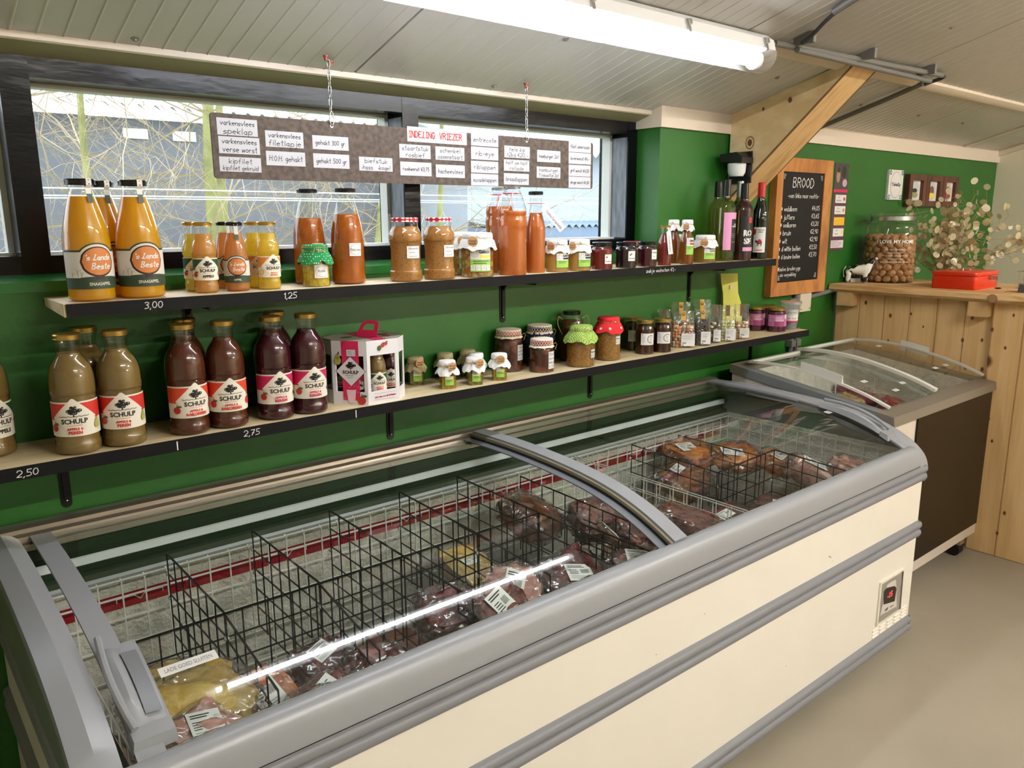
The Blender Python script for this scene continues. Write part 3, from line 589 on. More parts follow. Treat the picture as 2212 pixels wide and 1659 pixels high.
def lands(txt,small=False):
    def fn(d,r,h):
        z0,z1=(.105*h,.425*h) if not small else (.13*h,.46*h); H=z1-z0; U=r*1.5; cu=r*.12; cb=z0+H*.70; rb=H*.40
        d.rect(-U,U,z0,z1,DG); d.disc(cu,cb,rb*1.32,DG,rb*1.22,24); d.up().rect(-U,U,z0+H*.02,z1-H*.05,GLB).disc(cu,cb,rb*1.22,GLB,rb*1.12,24)
        d.up().rect(-U,U,z0,z0+H*.29,DG).disc(cu,z0+H*.27,r*.9,DG,H*.055,20)
        d.up().disc(cu,cb,rb*1.07,BRN,rb*.98,24).conv([(cu-rb*.14,cb-rb*.6),(cu+rb*.16,cb-rb*.6),(cu+rb*.10,cb-rb*1.35),(cu+rb*.42,z0+H*.22),(cu-rb*.38,z0+H*.22),(cu-rb*.08,cb-rb*1.35)][:2]+[(cu+rb*.3,z0+H*.24),(cu-rb*.25,z0+H*.24)],BRN)
        d.up().disc(cu+rb*.02,cb+rb*.02,rb*.97,ORL,rb*.88,24)
        d.up().hand("'s Lands",cu,cb+rb*.28,rb*.5,WHT,rb*1.5,lw=.13,jit=.1,slant=.3).hand('Beste',cu+rb*.15,cb-rb*.28,rb*.5,WHT,rb*1.15,lw=.13,jit=.1,slant=.3)
        d.text(txt,cu,z0+H*.13,H*.085,LB,r*.9,bold=.01)
        for q in (-.75,-.58,-1.0): 
            a=r*q; s_=H*.13*(1.2 if q==-.75 else .8); d.line([(a,z0+H*.27),(a,z0+H*.27+s_*1.3)],.0005,BRN)
            for t in (.3,2.4,4.5): d.line([(a,z0+H*.27+s_*1.3),(a+s_*.6*math.cos(t),z0+H*.27+s_*1.3+s_*.6*math.sin(t))],.0004,BRN)
    return (1.0,fn)
def seal(p,r,h,m=None):
    """paper seal strip over the cap and down the neck"""
    f=MB(); cr=r*.62; w_=.0058*(r/.045 if r>.035 else .75); a=math.radians(18); 
    prof=[(.3*cr,h+.0006),(cr,h+.0006),(cr+.0006,h-.004),(cr+.0004,h-.012),(r*.53,h-.018),(r*.56,h*.88),(r*.66,h*.81)]
    if r<.035: prof=[(.3*cr,h+.0006),(cr*1.05,h+.0006),(cr*1.08,h-.003),(cr*1.06,h-.010),(r*.66,h-.014),(r*.70,h*.82),(r*.82,h*.745)]
    for k,(m_,i0,i1) in enumerate(((GLB,0,5),(DG,5,6))):
        vs=[]
        for rr,z in prof[i0:i1+1]:
            for s_ in (-1,1): vs.append((rr*math.sin(a)+s_*w_*math.cos(a),-rr*math.cos(a)+s_*w_*math.sin(a),z))
        n=i1-i0; f.add(vs,[(2*i,2*i+2,2*i+3,2*i+1) for i in range(n)],m_)
    f.build('paper_seal',p,smooth=False)
LG=M('label_lime',(150,196,84),.5); YB=M('label_yellow',(232,205,70),.5)
def gekko(bar,u0=-.020,w=.044,z0=.13,z1=.62,icons=False):
    def fn(d,r,h):
        a,b_=z0*h,z1*h; H=b_-a; d.rect(u0,u0+w,a,b_,DG); d.up().rect(u0+.001,u0+w-.001,a+.001,b_-.001,WHT); d.up().rect(u0+.001,u0+w-.001,a+.001,a+H*.52,LG)
        d.up().text("Gekko's",u0+w*.66,a+H*.83,H*.15,INK,w*.5,bold=.03).rect(u0+w*.45,u0+w*.96,a+H*.58,a+H*.70,bar)
        d.line([(u0+w*.06,b_-H*.08),(u0+w*.06,a+H*.68),(u0+w*.2,a+H*.62),(u0+w*.36,a+H*.66),(u0+w*.34,a+H*.84),(u0+w*.2,a+H*.9),(u0+w*.15,a+H*.75)],.0004,INK)
        d.bars(u0+w*.15,u0+w*.9,a+H*.46,2,H*.09,H*.03,DG)
        if icons:
            for q in range(4): d.rect(u0+w*(.04+.24*q),u0+w*(.24+.24*q),a+H*.06,a+H*.28,WHT)
            d.up()
            for q in range(4): d.line([(u0+w*(.07+.24*q),a+H*.1),(u0+w*(.14+.24*q),a+H*.24),(u0+w*(.2+.24*q),a+H*.12)],.0005,INK)
    return (1.0,fn)
def plain(txts,u0,w,z0,z1,oval=False,hand=False,rc=None,extra=None):
    def fn(d,r,h):
        a,b_=z0*h,z1*h; d.rect(u0,u0+w,a,b_,WHT); d.up(); cu=u0+w/2; cv=(a+b_)/2
        if oval: d.disc(cu,cv,w*.46,GREY,(b_-a)*.42,24).up().disc(cu,cv,w*.445,WHT,(b_-a)*.40,24).up()
        n=len(txts)
        for i,t in enumerate(txts):
            v=b_-(b_-a)*(i+.6)/(n+.2)
            if t.startswith('|'): d.bars(u0+w*.15,u0+w*.85,v,1,.002,(b_-a)*.035,rc or GREY)
            elif hand: d.hand(t,cu,v,(b_-a)*.62/n,rc or M('blue_ink',(60,64,90),.7),w*.86,lw=.10)
            else: d.text(t,cu,v,(b_-a)*min(.2,.5/n),rc or M('dark_print',(60,60,60),.6),w*.8)
        if extra: extra(d,u0,w,a,b_)
    return (1.0,fn)
# liquids
OJ=liquid('orange_juice',(244,186,26),.5); AJ=liquid('apple_juice',(240,188,108),.65); AJ2=liquid('clear_apple_juice',(238,216,110),.65); OJ2=liquid('pale_orange_juice',(250,220,84),.65); LJ=liquid('farm_apple_juice',(234,166,96),.65)
PER=liquid('pear_juice',(150,122,70),.3); AAR=liquid('strawberry_juice',(96,44,26),.3); KER=liquid('cherry_juice',(66,10,28),.2)
PAS=liquid('pasta_sauce',(196,108,24),.35,None,40,(180,90,18)); TOM=liquid('tomato_soup',(206,112,44),.35); PIC=liquid('piccalilli',(196,160,30),.3,True,90,(214,190,70)); CHI=liquid('chili_stew',(186,130,66),.3,True,110,(150,92,44),.22)
ANT=liquid('pickled_vegetables',(170,110,50),.3,True,60,(196,176,110),.45); HON=liquid('amber_honey',(226,180,100),.55); SYR=liquid('amber_syrup',(150,80,16),.45); DHO=liquid('dark_honey',(62,24,10),.3); JR=liquid('red_jam',(120,14,28),.3); JK=liquid('black_jam',(26,6,16),.1); JD=liquid('purple_jam',(66,6,26),.2); RB=liquid('raspberry_vinegar',(150,54,50),.5)
HRB=liquid('herb_spread_green',(96,92,24),.2,True,160,(150,130,40)); HRB2=liquid('mustard_spread',(186,150,30),.2,True,160,(150,120,30)); PRS=liquid('stewed_pears',(78,34,26),.25,True,38,(120,66,48),.45); APP=liquid('apple_sauce',(178,132,66),.3,True,120,(160,110,50)); BRJ=liquid('brown_preserve',(96,60,26),.25); PKC=liquid('purple_cabbage',(58,8,40),.2,None,60,(110,20,70))
WW=glass('white_wine',(.90,.88,.60),.5); ROS=liquid('dark_rose_wine',(60,12,24),.3); RW=liquid('red_wine',(14,16,8),.1)
# ---------------------------------------------------------------- upper shelf
G1='large orange juice bottles on the upper shelf'
for nm,x,y,az,lb in (('juice_bottle',.388,1.815,3,"leftmost large orange juice bottle with a round orange label and black cap"),('juice_bottle',.487,1.815,-4,'large orange juice bottle with black cap, nearest the small juice bottles'),('juice_bottle',.441,1.896,2,'large orange juice bottle standing behind and between the two front ones')):
    p=jar(nm,x,y,SH1,.045,.243,az,lb,'bottle',G1,'lands',OJ,.86,BLKL,.0285,.011,dec=lands('SINAASAPPEL')); seal(p,.045,.243)
G2='small juice bottles on the upper shelf'
ap=schulp(M('label_green',(28,84,52),.5),None,'APPELS',tcol=TREE,f2='apple',small=True); si=schulp(M('label_amber',(226,140,56),.5),'SINAAS','APPELS',f1='orange',f2='orange',tcol=M('orange_print',(210,110,60),.5),small=True)
for x,y,az,liq,de,lid,lb in ((.626,1.888,-8,AJ2,ap,GOLD,'small pale apple juice bottle with gold cap, behind the front apple one'),(.627,1.825,-9,AJ,ap,GOLD,'small apple juice bottle with green label and gold cap, front left of the small ones'),
    (.769,1.885,0,OJ2,si,GOLD,'small yellow orange juice bottle with gold cap, behind the front yellow one'),(.772,1.816,2,OJ2,si,GOLD,'small yellow orange juice bottle with amber label, rightmost of the small front bottles')):
    jar('small_juice_bottle',x,y,SH1,.0268,.157,az,lb,'bottle',G2,'small',liq,.83,lid,.0222,.009,dec=de)
for x,y,az,lb in ((.709,1.912,-14,'small farm apple juice bottle with black cap, behind the front black capped one'),(.697,1.821,-26,'small amber apple juice bottle with black cap and paper seal, in front')):
    p=jar('small_juice_bottle',x,y,SH1,.0278,.157,az,lb,'bottle',G2,'smalllands',LJ,.84,BLKL,.0195,.009,dec=lands('APPEL',True)); seal(p,.0278,.157)
ps=plain(['Pasta saus'],-.015,.032,.30,.435,oval=True)
jar('sauce_bottle',.920,1.898,SH1,.042,.236,2,'pasta sauce bottle with black cap, behind the green dotted piccalilli jar','bottle','pasta sauce bottles','lands',PAS,.70,BLKL,.0262,.009,dec=ps)
jar('sauce_bottle',.991,1.831,SH1,.042,.237,-3,'pasta sauce bottle with black cap and oval label, right of the green dotted jar','bottle','pasta sauce bottles','lands',PAS,.735,BLKL,.0262,.009,dec=ps)
def dots(name,base,dot,scale,thr):
    m,n,b_=nt(name); L=n.links; tc=n.nodes.new('ShaderNodeTexCoord'); v=n.nodes.new('ShaderNodeTexVoronoi'); v.inputs['Scale'].default_value=scale; v.inputs['Randomness'].default_value=.12; r=n.nodes.new('ShaderNodeValToRGB'); r.color_ramp.interpolation='CONSTANT'; e=r.color_ramp.elements
    e[0].color=(*lin(dot),1); e[1].position=thr; e[1].color=(*lin(base),1); L.new(tc.outputs['Object'],v.inputs['Vector']); L.new(v.outputs[0],r.inputs[0]); L.new(r.outputs[0],b_.inputs['Base Color']); b_.inputs['Roughness'].default_value=.9; return m
GDOT=dots('green_dotted_cloth',(20,130,66),(240,240,235),190,.24); GCH=dots('green_checked_cloth',(120,158,52),(222,228,160),240,.36); RCL=dots('red_flowered_cloth',(214,36,44),(190,214,190),46,.20); NAVY=dots('navy_starred_cloth',(20,26,66),(225,225,235),110,.12); REDW=dots('red_white_checked_lid',(182,34,46),(235,228,225),85,.42)
p=jar('preserve_jar',.892,1.815,SH1,.0332,.098,-10,'yellow piccalilli jar under a green dotted cloth','jar',None,'jar',PIC,.80,GOLD,dec=plain(['Picalilly'],-.013,.036,.22,.55,oval=True)); cloth(p,.030,.1,GDOT,1.32,.020,seed=3,sm=TWINE)
for x,y,az,lb in ((1.143,1.799,-22,'tall chili stew jar with red and white checked lid, left one of the pair'),(1.249,1.797,-10,'tall chili stew jar with red and white checked lid, right one of the pair')):
    jar('stew_jar',x,y,SH1,.0432,.165,az,lb,'jar','chili stew jars','chili',CHI,.86,REDW,.0352,.011,dec=(.94,plain(['Chili con carne','|','|'],-.004,.038,.37,.56)[1]))
gk=gekko(YB,-.030,.062,.13,.68,True); BBAR=INK
for x,y,az,lb,sd in ((1.404,1.895,-14,'white cloth covered pickle jar hidden behind the front pickle jar',4),(1.380,1.796,-27,'large pickle jar with white cloth, kraft tag and lime label',5)):
    p=jar('pickle_jar',x,y,SH1,.046 if y<1.85 else .041,.122,az,lb,'jar','pickle jars with white cloth','jar',ANT,.82,None,dec=gk); cloth(p,.041 if y<1.85 else .036,.122,WCL,1.18,.020,seed=sd,sm=TWINE); hang_tag(p,.050,.099,-25,.0145)
STR=M('red_white_string',(200,90,90),.9)
for x,y,lb,sd in ((1.545,1.898,'tomato soup bottle with red and white string, behind the front one',1),(1.504,1.790,'tall tomato soup bottle with red and white string on its silver neck',2)):
    p=jar('soup_bottle',x,y,SH1,.0432,.253,0,lb,'bottle','tomato soup bottles','tall',TOM,.72 if y<1.85 else .78,SILV,.0245,.008)
    f=MB(); f.tube([(.0265*math.cos(2*PI*i/20),.0265*math.sin(2*PI*i/20),.232) for i in range(20)],.0010,STR,5,True); f.tube([(-.02,-.02,.232),(-.032,-.03,.215),(-.040,-.035,.196),(-.048,-.034,.183)],.0010,STR,4); f.tube([(-.018,-.02,.232),(-.026,-.028,.21),(-.022,-.03,.19)],.0010,STR,4); f.build('string',p)
p=jar('soup_bottle',1.615,1.812,SH1,.0285,.240,-20,'square slim tomato soup bottle with black cap and white paper tag','bottle','tomato soup bottles','slim',TOM,.74,BLKL,.0222,.010,sq=.18)
def slip(p,o,u,v,w_,l_,txt,m=WHT):
    """oblong paper tag: o = tied corner, u = long direction, v = short direction"""
    O=Vector(o);U=Vector(u).normalized();V=Vector(v).normalized();N=U.cross(V); f=MB()
    P=[O+U*0+V*(-w_*.25),O+U*.006+V*(-w_/2),O+U*l_+V*(-w_/2),O+U*l_+V*(w_/2),O+U*.006+V*(w_/2),O+V*(w_*.25)]
    f.add([tuple(q+N*k) for k in (0,.0008) for q in P],[(5,4,3,2,1,0),(6,7,8,9,10,11)]+[(i,(i+1)%6,6+(i+1)%6,6+i) for i in range(6)],m)
    d=Dec(f,plane(O+N*.0009,U,V)); d.hand(txt,l_*.55,0,w_*.4,M('violet_ink',(110,80,120),.7),l_*.75,lw=.12); f.build('paper_tag',p,smooth=False)
slip(p,(.012,-.028,.196),(.62,-.1,-.7),(.74,0,.66),.024,.092,'tomatensoep')
f=MB(); f.tube([(.025*math.cos(2*PI*i/16),.025*math.sin(2*PI*i/16),.205) for i in range(16)],.0009,STR,4,True); f.build('string',p)
G3='small honey jars with white cloth'
for x,y,az,lb,sd,ta in ((1.693,1.801,-24,'small amber jar with white cloth next to the square tomato bottle',6,-48),(1.775,1.786,-26,'small amber jar with white cloth, right one of the pair beside the red jam',7,-52)):
    p=jar('honey_jar',x,y,SH1,.0352,.095,az,lb,'jar',G3,'jar',HON,.80,None,dec=gekko(M('navy_print',(30,30,60),.6),-.014,.05,.13,.60)); cloth(p,.031,.096,WCL,1.15,.014,seed=sd,sm=TWINE); hang_tag(p,.038,.077,ta,.013)
BLKD=INK
jar('jam_jar',1.873,1.781,SH1,.0343,.086,-21,'bright red jam jar with black lid and white label','jar','dark jam jars on the upper shelf','jar',JR,.80,BLKL,.0325,.013,dec=plain(['','Aardbeien'],-.006,.026,.22,.56,extra=lambda d,u,w,a,b_:d.disc(u+w*.25,b_-(b_-a)*.3,.0022,BLKD,.003)))
jar('jam_jar',1.925,1.872,SH1,.030,.072,-21,'small dark lidded jam jar half hidden behind the bright red one','jar','dark jam jars on the upper shelf','jar',JR,.80,BLKL,.0285,.012)
jar('jam_jar',1.987,1.781,SH1,.0345,.084,-29,'nearly black cherry jam jar with two cherries on its label','jar','dark jam jars on the upper shelf','jar',JK,.80,BLKL,.0325,.013,dec=plain(['','Kersen'],-.004,.027,.28,.66,extra=lambda d,u,w,a,b_:d.disc(u+w*.25,b_-(b_-a)*.4,.0024,BLKD).disc(u+w*.42,b_-(b_-a)*.3,.0024,BLKD)))
jar('jam_jar',2.118,1.872,SH1,.0335,.082,-20,'dark red jam jar with rosy lid, behind the two black lidded ones','jar','dark jam jars on the upper shelf','jar',JD,.80,M('rosy_lid',(150,60,80),.4),.031,.011)
jar('jam_jar',2.093,1.781,SH1,.0323,.083,-14,'dark purple jam jar with black lid, left of the slim red bottle','jar','dark jam jars on the upper shelf','jar',JD,.80,BLKL,.0312,.012,dec=plain(['Frambozen','|'],-.004,.026,.30,.68))
p=jar('syrup_bottle',2.189,1.784,SH1,.0242,.136,-40,'slim red raspberry bottle with gold cap and long white tag','bottle',None,'slim',RB,.80,GOLD,.0178,.008)
slip(p,(.006,-.024,.118),(.12,-.04,-1),(1,.3,.1),.017,.080,'frambozen')
for x,y,lb,sd,dd in ((2.316,1.850,'slim amber syrup bottle with white cloth, behind the raspberry bottle',8,None),(2.302,1.778,'slim amber syrup bottle with white cloth and lime label',9,gekko(REDI,-.009,.03,.22,.62))):
    p=jar('syrup_bottle',x,y,SH1,.0250,.150,-37,lb,'bottle','slim syrup bottles with white cloth','slim',SYR,.80,None,dec=dd); cloth(p,.0185,.153,WCL,1.25,.012,seed=sd,sm=TWINE)
    if dd: hang_tag(p,.026,.130,-25,.0115)
p=jar('honey_jar',2.411,1.897,SH1,.0355,.096,-37,'amber jar with white cloth mostly hidden behind the slim syrup bottle','jar',G3,'jar',HON,.80,None); cloth(p,.031,.099,WCL,1.15,.014,seed=10)
p=jar('honey_jar',2.432,1.795,SH1,.0400,.095,-38,'amber honey jar with white cloth and kraft tag, left of the wine bottles','jar',G3,'jar',liquid('dark_amber_honey',(172,130,44),.5),.80,None,dec=gekko(GREY,-.014,.046,.13,.62)); cloth(p,.034,.098,WCL,1.25,.018,seed=11,sm=TWINE); hang_tag(p,.044,.072,-20,.0145)
# wine
PINK=M('label_pink',(222,150,190),.5); WBL=M('label_black',(22,20,24),.4)
def caps(p,r,h,m,rr=.40,z0=.80):
    f=MB(); f.lathe([(r*rr+.0012,h*z0),(r*rr+.001,h*.90),(r*rr+.0006,h-.001),(r*rr-.002,h+.001),(.0001,h+.0012)],m,20,cap0=False); f.build('capsule',p)
def domlab(d,r,h):
    d.rect(-.028,.036,.14*h,.60*h,PINK); d.up().rect(.002,.036,.12*h,.52*h,WBL).up().text('DOM',.020,.455*h,.006,WHT,.012,bold=.04).text('HALFZOET',.019,.43*h,.006,WHT,.028,bold=.04).bars(.004,.034,.34*h,3,.006,.0006,WHT).bars(.006,.03,.24*h,1,.004,.001,WHT)
def roslab(d,r,h):
    d.rect(-.020,.034,.10*h,.58*h,WBL); d.up().text('RO',.004,.36*h,.024,WHT,.034,bold=.05).text('SE',.004,.255*h,.024,WHT,.034,bold=.05).rect(-.014,.034,.125*h,.175*h,PINK).rect(.006,.02,.49*h,.56*h,REDI)
def tuslab(d,r,h):
    d.rect(-.024,.024,.09*h,.42*h,WHT); d.up().text('TUSSOCK',.002,.385*h,.0055,INK,.036,bold=.02).text('JUMPER',.002,.355*h,.0055,INK,.030,bold=.02).disc(.0,.225*h,.011,M('bull_brown',(60,34,32),.6),.0075).disc(-.011,.235*h,.005,MATS['bull_brown'],.0045)
    for u in (-.007,-.003,.005,.009): d.line([(u,.215*h),(u,.175*h)],.0022,MATS['bull_brown'])
    d.up().disc(.001,.24*h,.007,M('bull_red',(190,30,34),.5),.0075).text('CHARDONNAY' if 0 else '',0,0,.01,INK) if 0 else d.up().disc(.001,.24*h,.007,M('bull_red',(190,30,34),.5),.0075)
    d.rect(-.013,.013,.115*h,.125*h,MATS['bull_red']).disc(-.020,.36*h,.007,MATS['bull_red'],.012)
G4='wine bottles at the right end of the upper shelf'
for x,y,r,h,az,shp,liq,gl,cm,dd,lb in ((2.645,1.901,.0378,.298,-40,'wine',WW,glass('olive_bottle_glass',(.9,.94,.72),1.5),BLKL,None,'white wine bottle with black capsule, at the back left of the wine row'),
 (2.568,1.808,.0378,.299,-21,'wine',WW,MATS['olive_bottle_glass'],BLKL,domlab,'white wine bottle with pink and black label, front left of the wine row'),
 (2.73,1.860,.0345,.300,-40,'wine',WW,GG,SILV,None,'wine bottle with silver capsule half hidden behind the dark rose bottle'),
 (2.658,1.791,.0365,.287,-30,'wine',ROS,JG,BLKL,roslab,'dark rose wine bottle with large white letters on a black label'),
 (2.788,1.802,.0345,.294,-55,'burg',RW,GG,M('red_capsule',(190,26,34),.35),tuslab,'red wine bottle with red capsule and a bull on its white label')):
    p=jar('wine_bottle',x,y,SH1,r,h,az,lb,'bottle',G4,shp,liq,.80,None,gl=gl,dec=(1.0,dd) if dd else None); caps(p,r,h,cm,SHAPES[shp][-1][0])
# ---------------------------------------------------------------- lower shelf
G5='large juice bottles on the lower shelf'
RD=M('label_red',(204,50,40),.5); ORR=M('label_orange_red',(214,72,42),.5); MAG=M('label_magenta',(196,36,90),.5); GRN=MATS['label_green']
lp=schulp(RD,'APPELS &','PEREN',f2='pear'); la=schulp(ORR,'APPELS &','AARDBEIEN',f2='straw'); lk=schulp(MAG,'APPELS &','KERSEN',f2='cherry',tcol=MAG)
for x,y,az,liq,de,lb in ((.185,1.888,25,PER,schulp(GRN,None,'APPELS',tcol=TREE,f2='apple'),'apple juice bottle with green label cut by the left photo edge'),
 (.328,1.802,-15,PER,lp,'apple and pear juice bottle, front left one with the red label'),(.380,1.898,-8,PER,lp,'apple and pear juice bottle at the back between the two front ones'),(.418,1.802,-13,PER,lp,'apple and pear juice bottle, front right one with the red label'),
 (.556,1.804,5,AAR,la,'brown apple and strawberry juice bottle, front left of its three'),(.592,1.900,0,AAR,la,'brown apple and strawberry juice bottle at the back, by the bracket'),(.646,1.804,-10,AAR,la,'brown apple and strawberry juice bottle, front right of its three'),
 (.762,1.806,-4,KER,lk,'dark apple and cherry juice bottle, front left of its three'),(.812,1.900,0,KER,lk,'dark apple and cherry juice bottle standing at the back'),(.852,1.806,-5,KER,lk,'dark apple and cherry juice bottle next to the cardboard carrier')):
    jar('juice_bottle',x,y,SH2,.0438,.247,az,lb,'bottle',G5,'schulp',liq,.84,GOLD,.0262,.011,dec=de)
# cardboard six-bottle carrier, hexagonal
CARD=M('printed_white_card',(222,220,224),.45); CPK=M('strap_pink',(206,34,84),.5); KIN=M('brown_card',(120,96,70),.8); DRKC=M('card_print_green',(60,76,34),.6)
cx,cy=1.038,1.846; Rh=.094
p=empty('bottle_carrier',(cx,cy,SH2),label='white and pink cardboard carrier holding small juice bottles',cat='box')
hx=[(-.106,-.011),(-.045,-.084),(.049,-.083),(.090,-.045),(.090,.040),(.048,.088),(-.055,.090),(-.102,.058)]; NH=len(hx)
t=.0022
def inset(k): return [(x*k,y*k) for x,y in hx]
hi=inset(.97); f=MB()
for i in range(NH):
    a,b_=hx[i],hx[(i+1)%NH]; c,d_=hi[i],hi[(i+1)%NH]
    for z0,z1 in ((0,.034),(.128,.167)): f.hexa([(*a,z0),(*b_,z0),(*d_,z0),(*c,z0),(*a,z1),(*b_,z1),(*d_,z1),(*c,z1)],CARD)
    for s_ in (0,1):                                          # corner pillars
        A=Vector(a if s_==0 else b_); B2=Vector(b_ if s_==0 else a); q=A+(B2-A)*.10; A2=A*.97; q2=q*.97
        f.hexa([(*A,.034),(*q,.034),(*q2,.034),(*A2,.034),(*A,.128),(*q,.128),(*q2,.128),(*A2,.128)],CARD)
f.add([(*v,.003) for v in hx],[tuple(range(NH))],CARD); f.build('card_sleeve',p,smooth=False)
f=MB(); f.add([(*v,.167) for v in hx],[tuple(range(NH))],M('grey_top_card',(150,146,130),.6)); f.add([(*v,.1665) for v in hx],[tuple(range(NH))[::-1]],KIN)
d=Dec(f,plane((0,0,.1672),(1,0,0),(0,1,0))); d.up().rect(-.018,.018,-.081,.081,CPK).disc(-.05,.01,.018,DRKC,.012).disc(.05,.0,.02,DRKC,.01).disc(.045,-.03,.012,APR); f.build('top_panel',p,smooth=False)
# the strap runs over the front-left face
A=Vector(hx[0]);B2=Vector(hx[1]); mid=(A+B2)/2; U=(B2-A).normalized(); N=Vector((U.y,-U.x))
if N.dot(mid)<0: N=-N
def fm(c3,U3): return plane((c3.x,c3.y,0),(U3.x,U3.y,0),(0,0,1))
f=MB(); d=Dec(f,fm(mid+N*.0006,U)); d.rect(-.020,.026,.012,.167,CPK); d.up().conv([(-.038,.088),(0.003,.128),(.044,.088),(.003,.048)],INK).up().conv([(-.0365,.088),(.003,.1265),(.0425,.088),(.003,.0495)],CARD)
tree_print(d,.003,.097,.026); d.up().text('SCHULP',.003,.086,.009,TREE,.05,bold=.03).bars(-.012,.018,.078,1,.003,.0012,GREY).bars(-.008,.012,.072,1,.003,.0010,GREY)
d.up().rect(-.006,.018,.128,.145,M('price_sticker',(200,205,200),.6)).up().hand('10,-',.006,.137,.008,GREY,.018,lw=.1)
rn=random.Random(2)
for k in range(16):
    u,v=rn.uniform(-.017,.023),rn.uniform(.015,.05); d.disc(u,v,.003,M('strap_light_pink',(222,80,120),.5),.002)
d.up().conv([(-.010,.040),(.016,.040),(.012,.006),(-.006,.006)],M('pale_glass_print',(226,190,205),.4)); fruit(d,.030,.012,.012,'apple'); fruit(d,-.030,.118,.010,'pear'); f.build('printed_strap',p,smooth=False)
A=Vector(hx[1]);B2=Vector(hx[2]); mid2=(A+B2)/2
f=MB(); d=Dec(f,fm(mid2+Vector((0,-.0007)),Vector((1,0)))); fruit(d,.0,.152,.006,'apple'); fruit(d,.010,.156,.005,'apple'); d.disc(-.010,.146,.006,LEAFG,.007).rect(-.03,.038,.027,.0275,CPK).rect(-.03,.038,.010,.0105,CPK).hand('puur sap voor de liefhebber',.004,.019,.007,CPK,.062,lw=.14); f.build('front_print',p,smooth=False)
f=MB(); q=[(-.022,0),(.022,0),(.018,.03),(.012,.045),(-.012,.045),(-.018,.03)]
def hp(u,v,k): return (u*.62+.0+v*.55+k*.8,-.005-u*.78+v*.30+k*.6,.1672+v*.85)
o_=[(-.030,0),(.030,0),(.024,.036),(.014,.046),(-.014,.046),(-.024,.036)]; i_=[(-.016,.018),(.016,.018),(.014,.032),(.009,.036),(-.009,.036),(-.014,.032)]
vs=[hp(u,v,k) for k in (0,.002) for u,v in o_+i_]; fs=[]
for i in range(6):
    j=(i+1)%6; fs+= [(i,j,6+j,6+i),(12+i,18+i,18+j,12+j),(i,12+i,12+j,j),(6+i,6+j,18+j,18+i)]
f.add(vs,fs,CPK); f.build('carry_handle',p,smooth=False)
sm_=[(-.043,-.010,KER,'dark small juice bottle seen in the left window of the cardboard carrier',(MAG,'BOSBESSEN',-55)),(.0,-.052,PER,'small apple juice bottle seen in the middle window of the cardboard carrier',(GRN,'APPELS',-12)),(.049,-.030,KER,'small dark raspberry juice bottle seen in the right window of the cardboard carrier',(M('label_purple',(130,30,100),.5),'FRAMBOZEN',-15)),
 (-.005,.004,KER,'small juice bottle in the centre of the cardboard carrier',(MAG,'BESSEN',-20)),(.05,.032,AAR,'small juice bottle at the back right inside the cardboard carrier',(ORR,'AARDBEIEN',20)),(-.045,.048,AAR,'small juice bottle at the back left inside the cardboard carrier',(ORR,'AARDBEIEN',-60))]
for x,y,liq,lb,(cc,tt,az) in sm_:
    jar('small_juice_bottle',cx+x,cy+y,SH2+.004,.0262,.150,az,lb,'bottle','small bottles in the cardboard carrier','small',liq,.83,GOLD,.0215,.009,dec=schulp(cc,'APPELS &',tt,f2='berry',small=True))
# small square herb jars
G6='small square jars of herb spread'
for k,(x,y,az,liq,cl,lb) in enumerate(((1.236,1.912,-22,HRB,KCL,'small square herb jar with linen cloth, alone right of the cardboard carrier'),(1.274,1.806,-24,HRB2,WCL,'small square yellow spread jar with white cloth, front left of the group'),(1.343,1.914,-30,HRB,KCL,'small square jar with linen cloth behind the front left one'),
  (1.364,1.798,-24,HRB,WCL,'small square green spread jar with white cloth, front middle of the group'),(1.410,1.852,-30,HRB,WCL,'small square jar with white cloth right behind the front middle one'),(1.427,1.914,-30,HRB,KCL,'small square jar with linen cloth at the very back of the group'),(1.459,1.800,-33,HRB2,WCL,'small square yellow spread jar with white cloth, front right of the group'))):
    p=jar('herb_spread_jar',x,y,SH2,.0225,.070,az,lb,'jar',G6,'hex',liq,.80,None,sq=.75,n=32,dec=(1.06,gekko(YB,-.012,.030,.14,.66)[1])); cloth(p,.023,.078,cl,1.38,.013,seed=20+k,sm=TWINE)
    if k in (1,3,6,0): hang_tag(p,.0325,.066,(12,15,28,18,0,0,2)[k],.0125)
LACE=M('crochet_lace',(226,214,198),.9); 
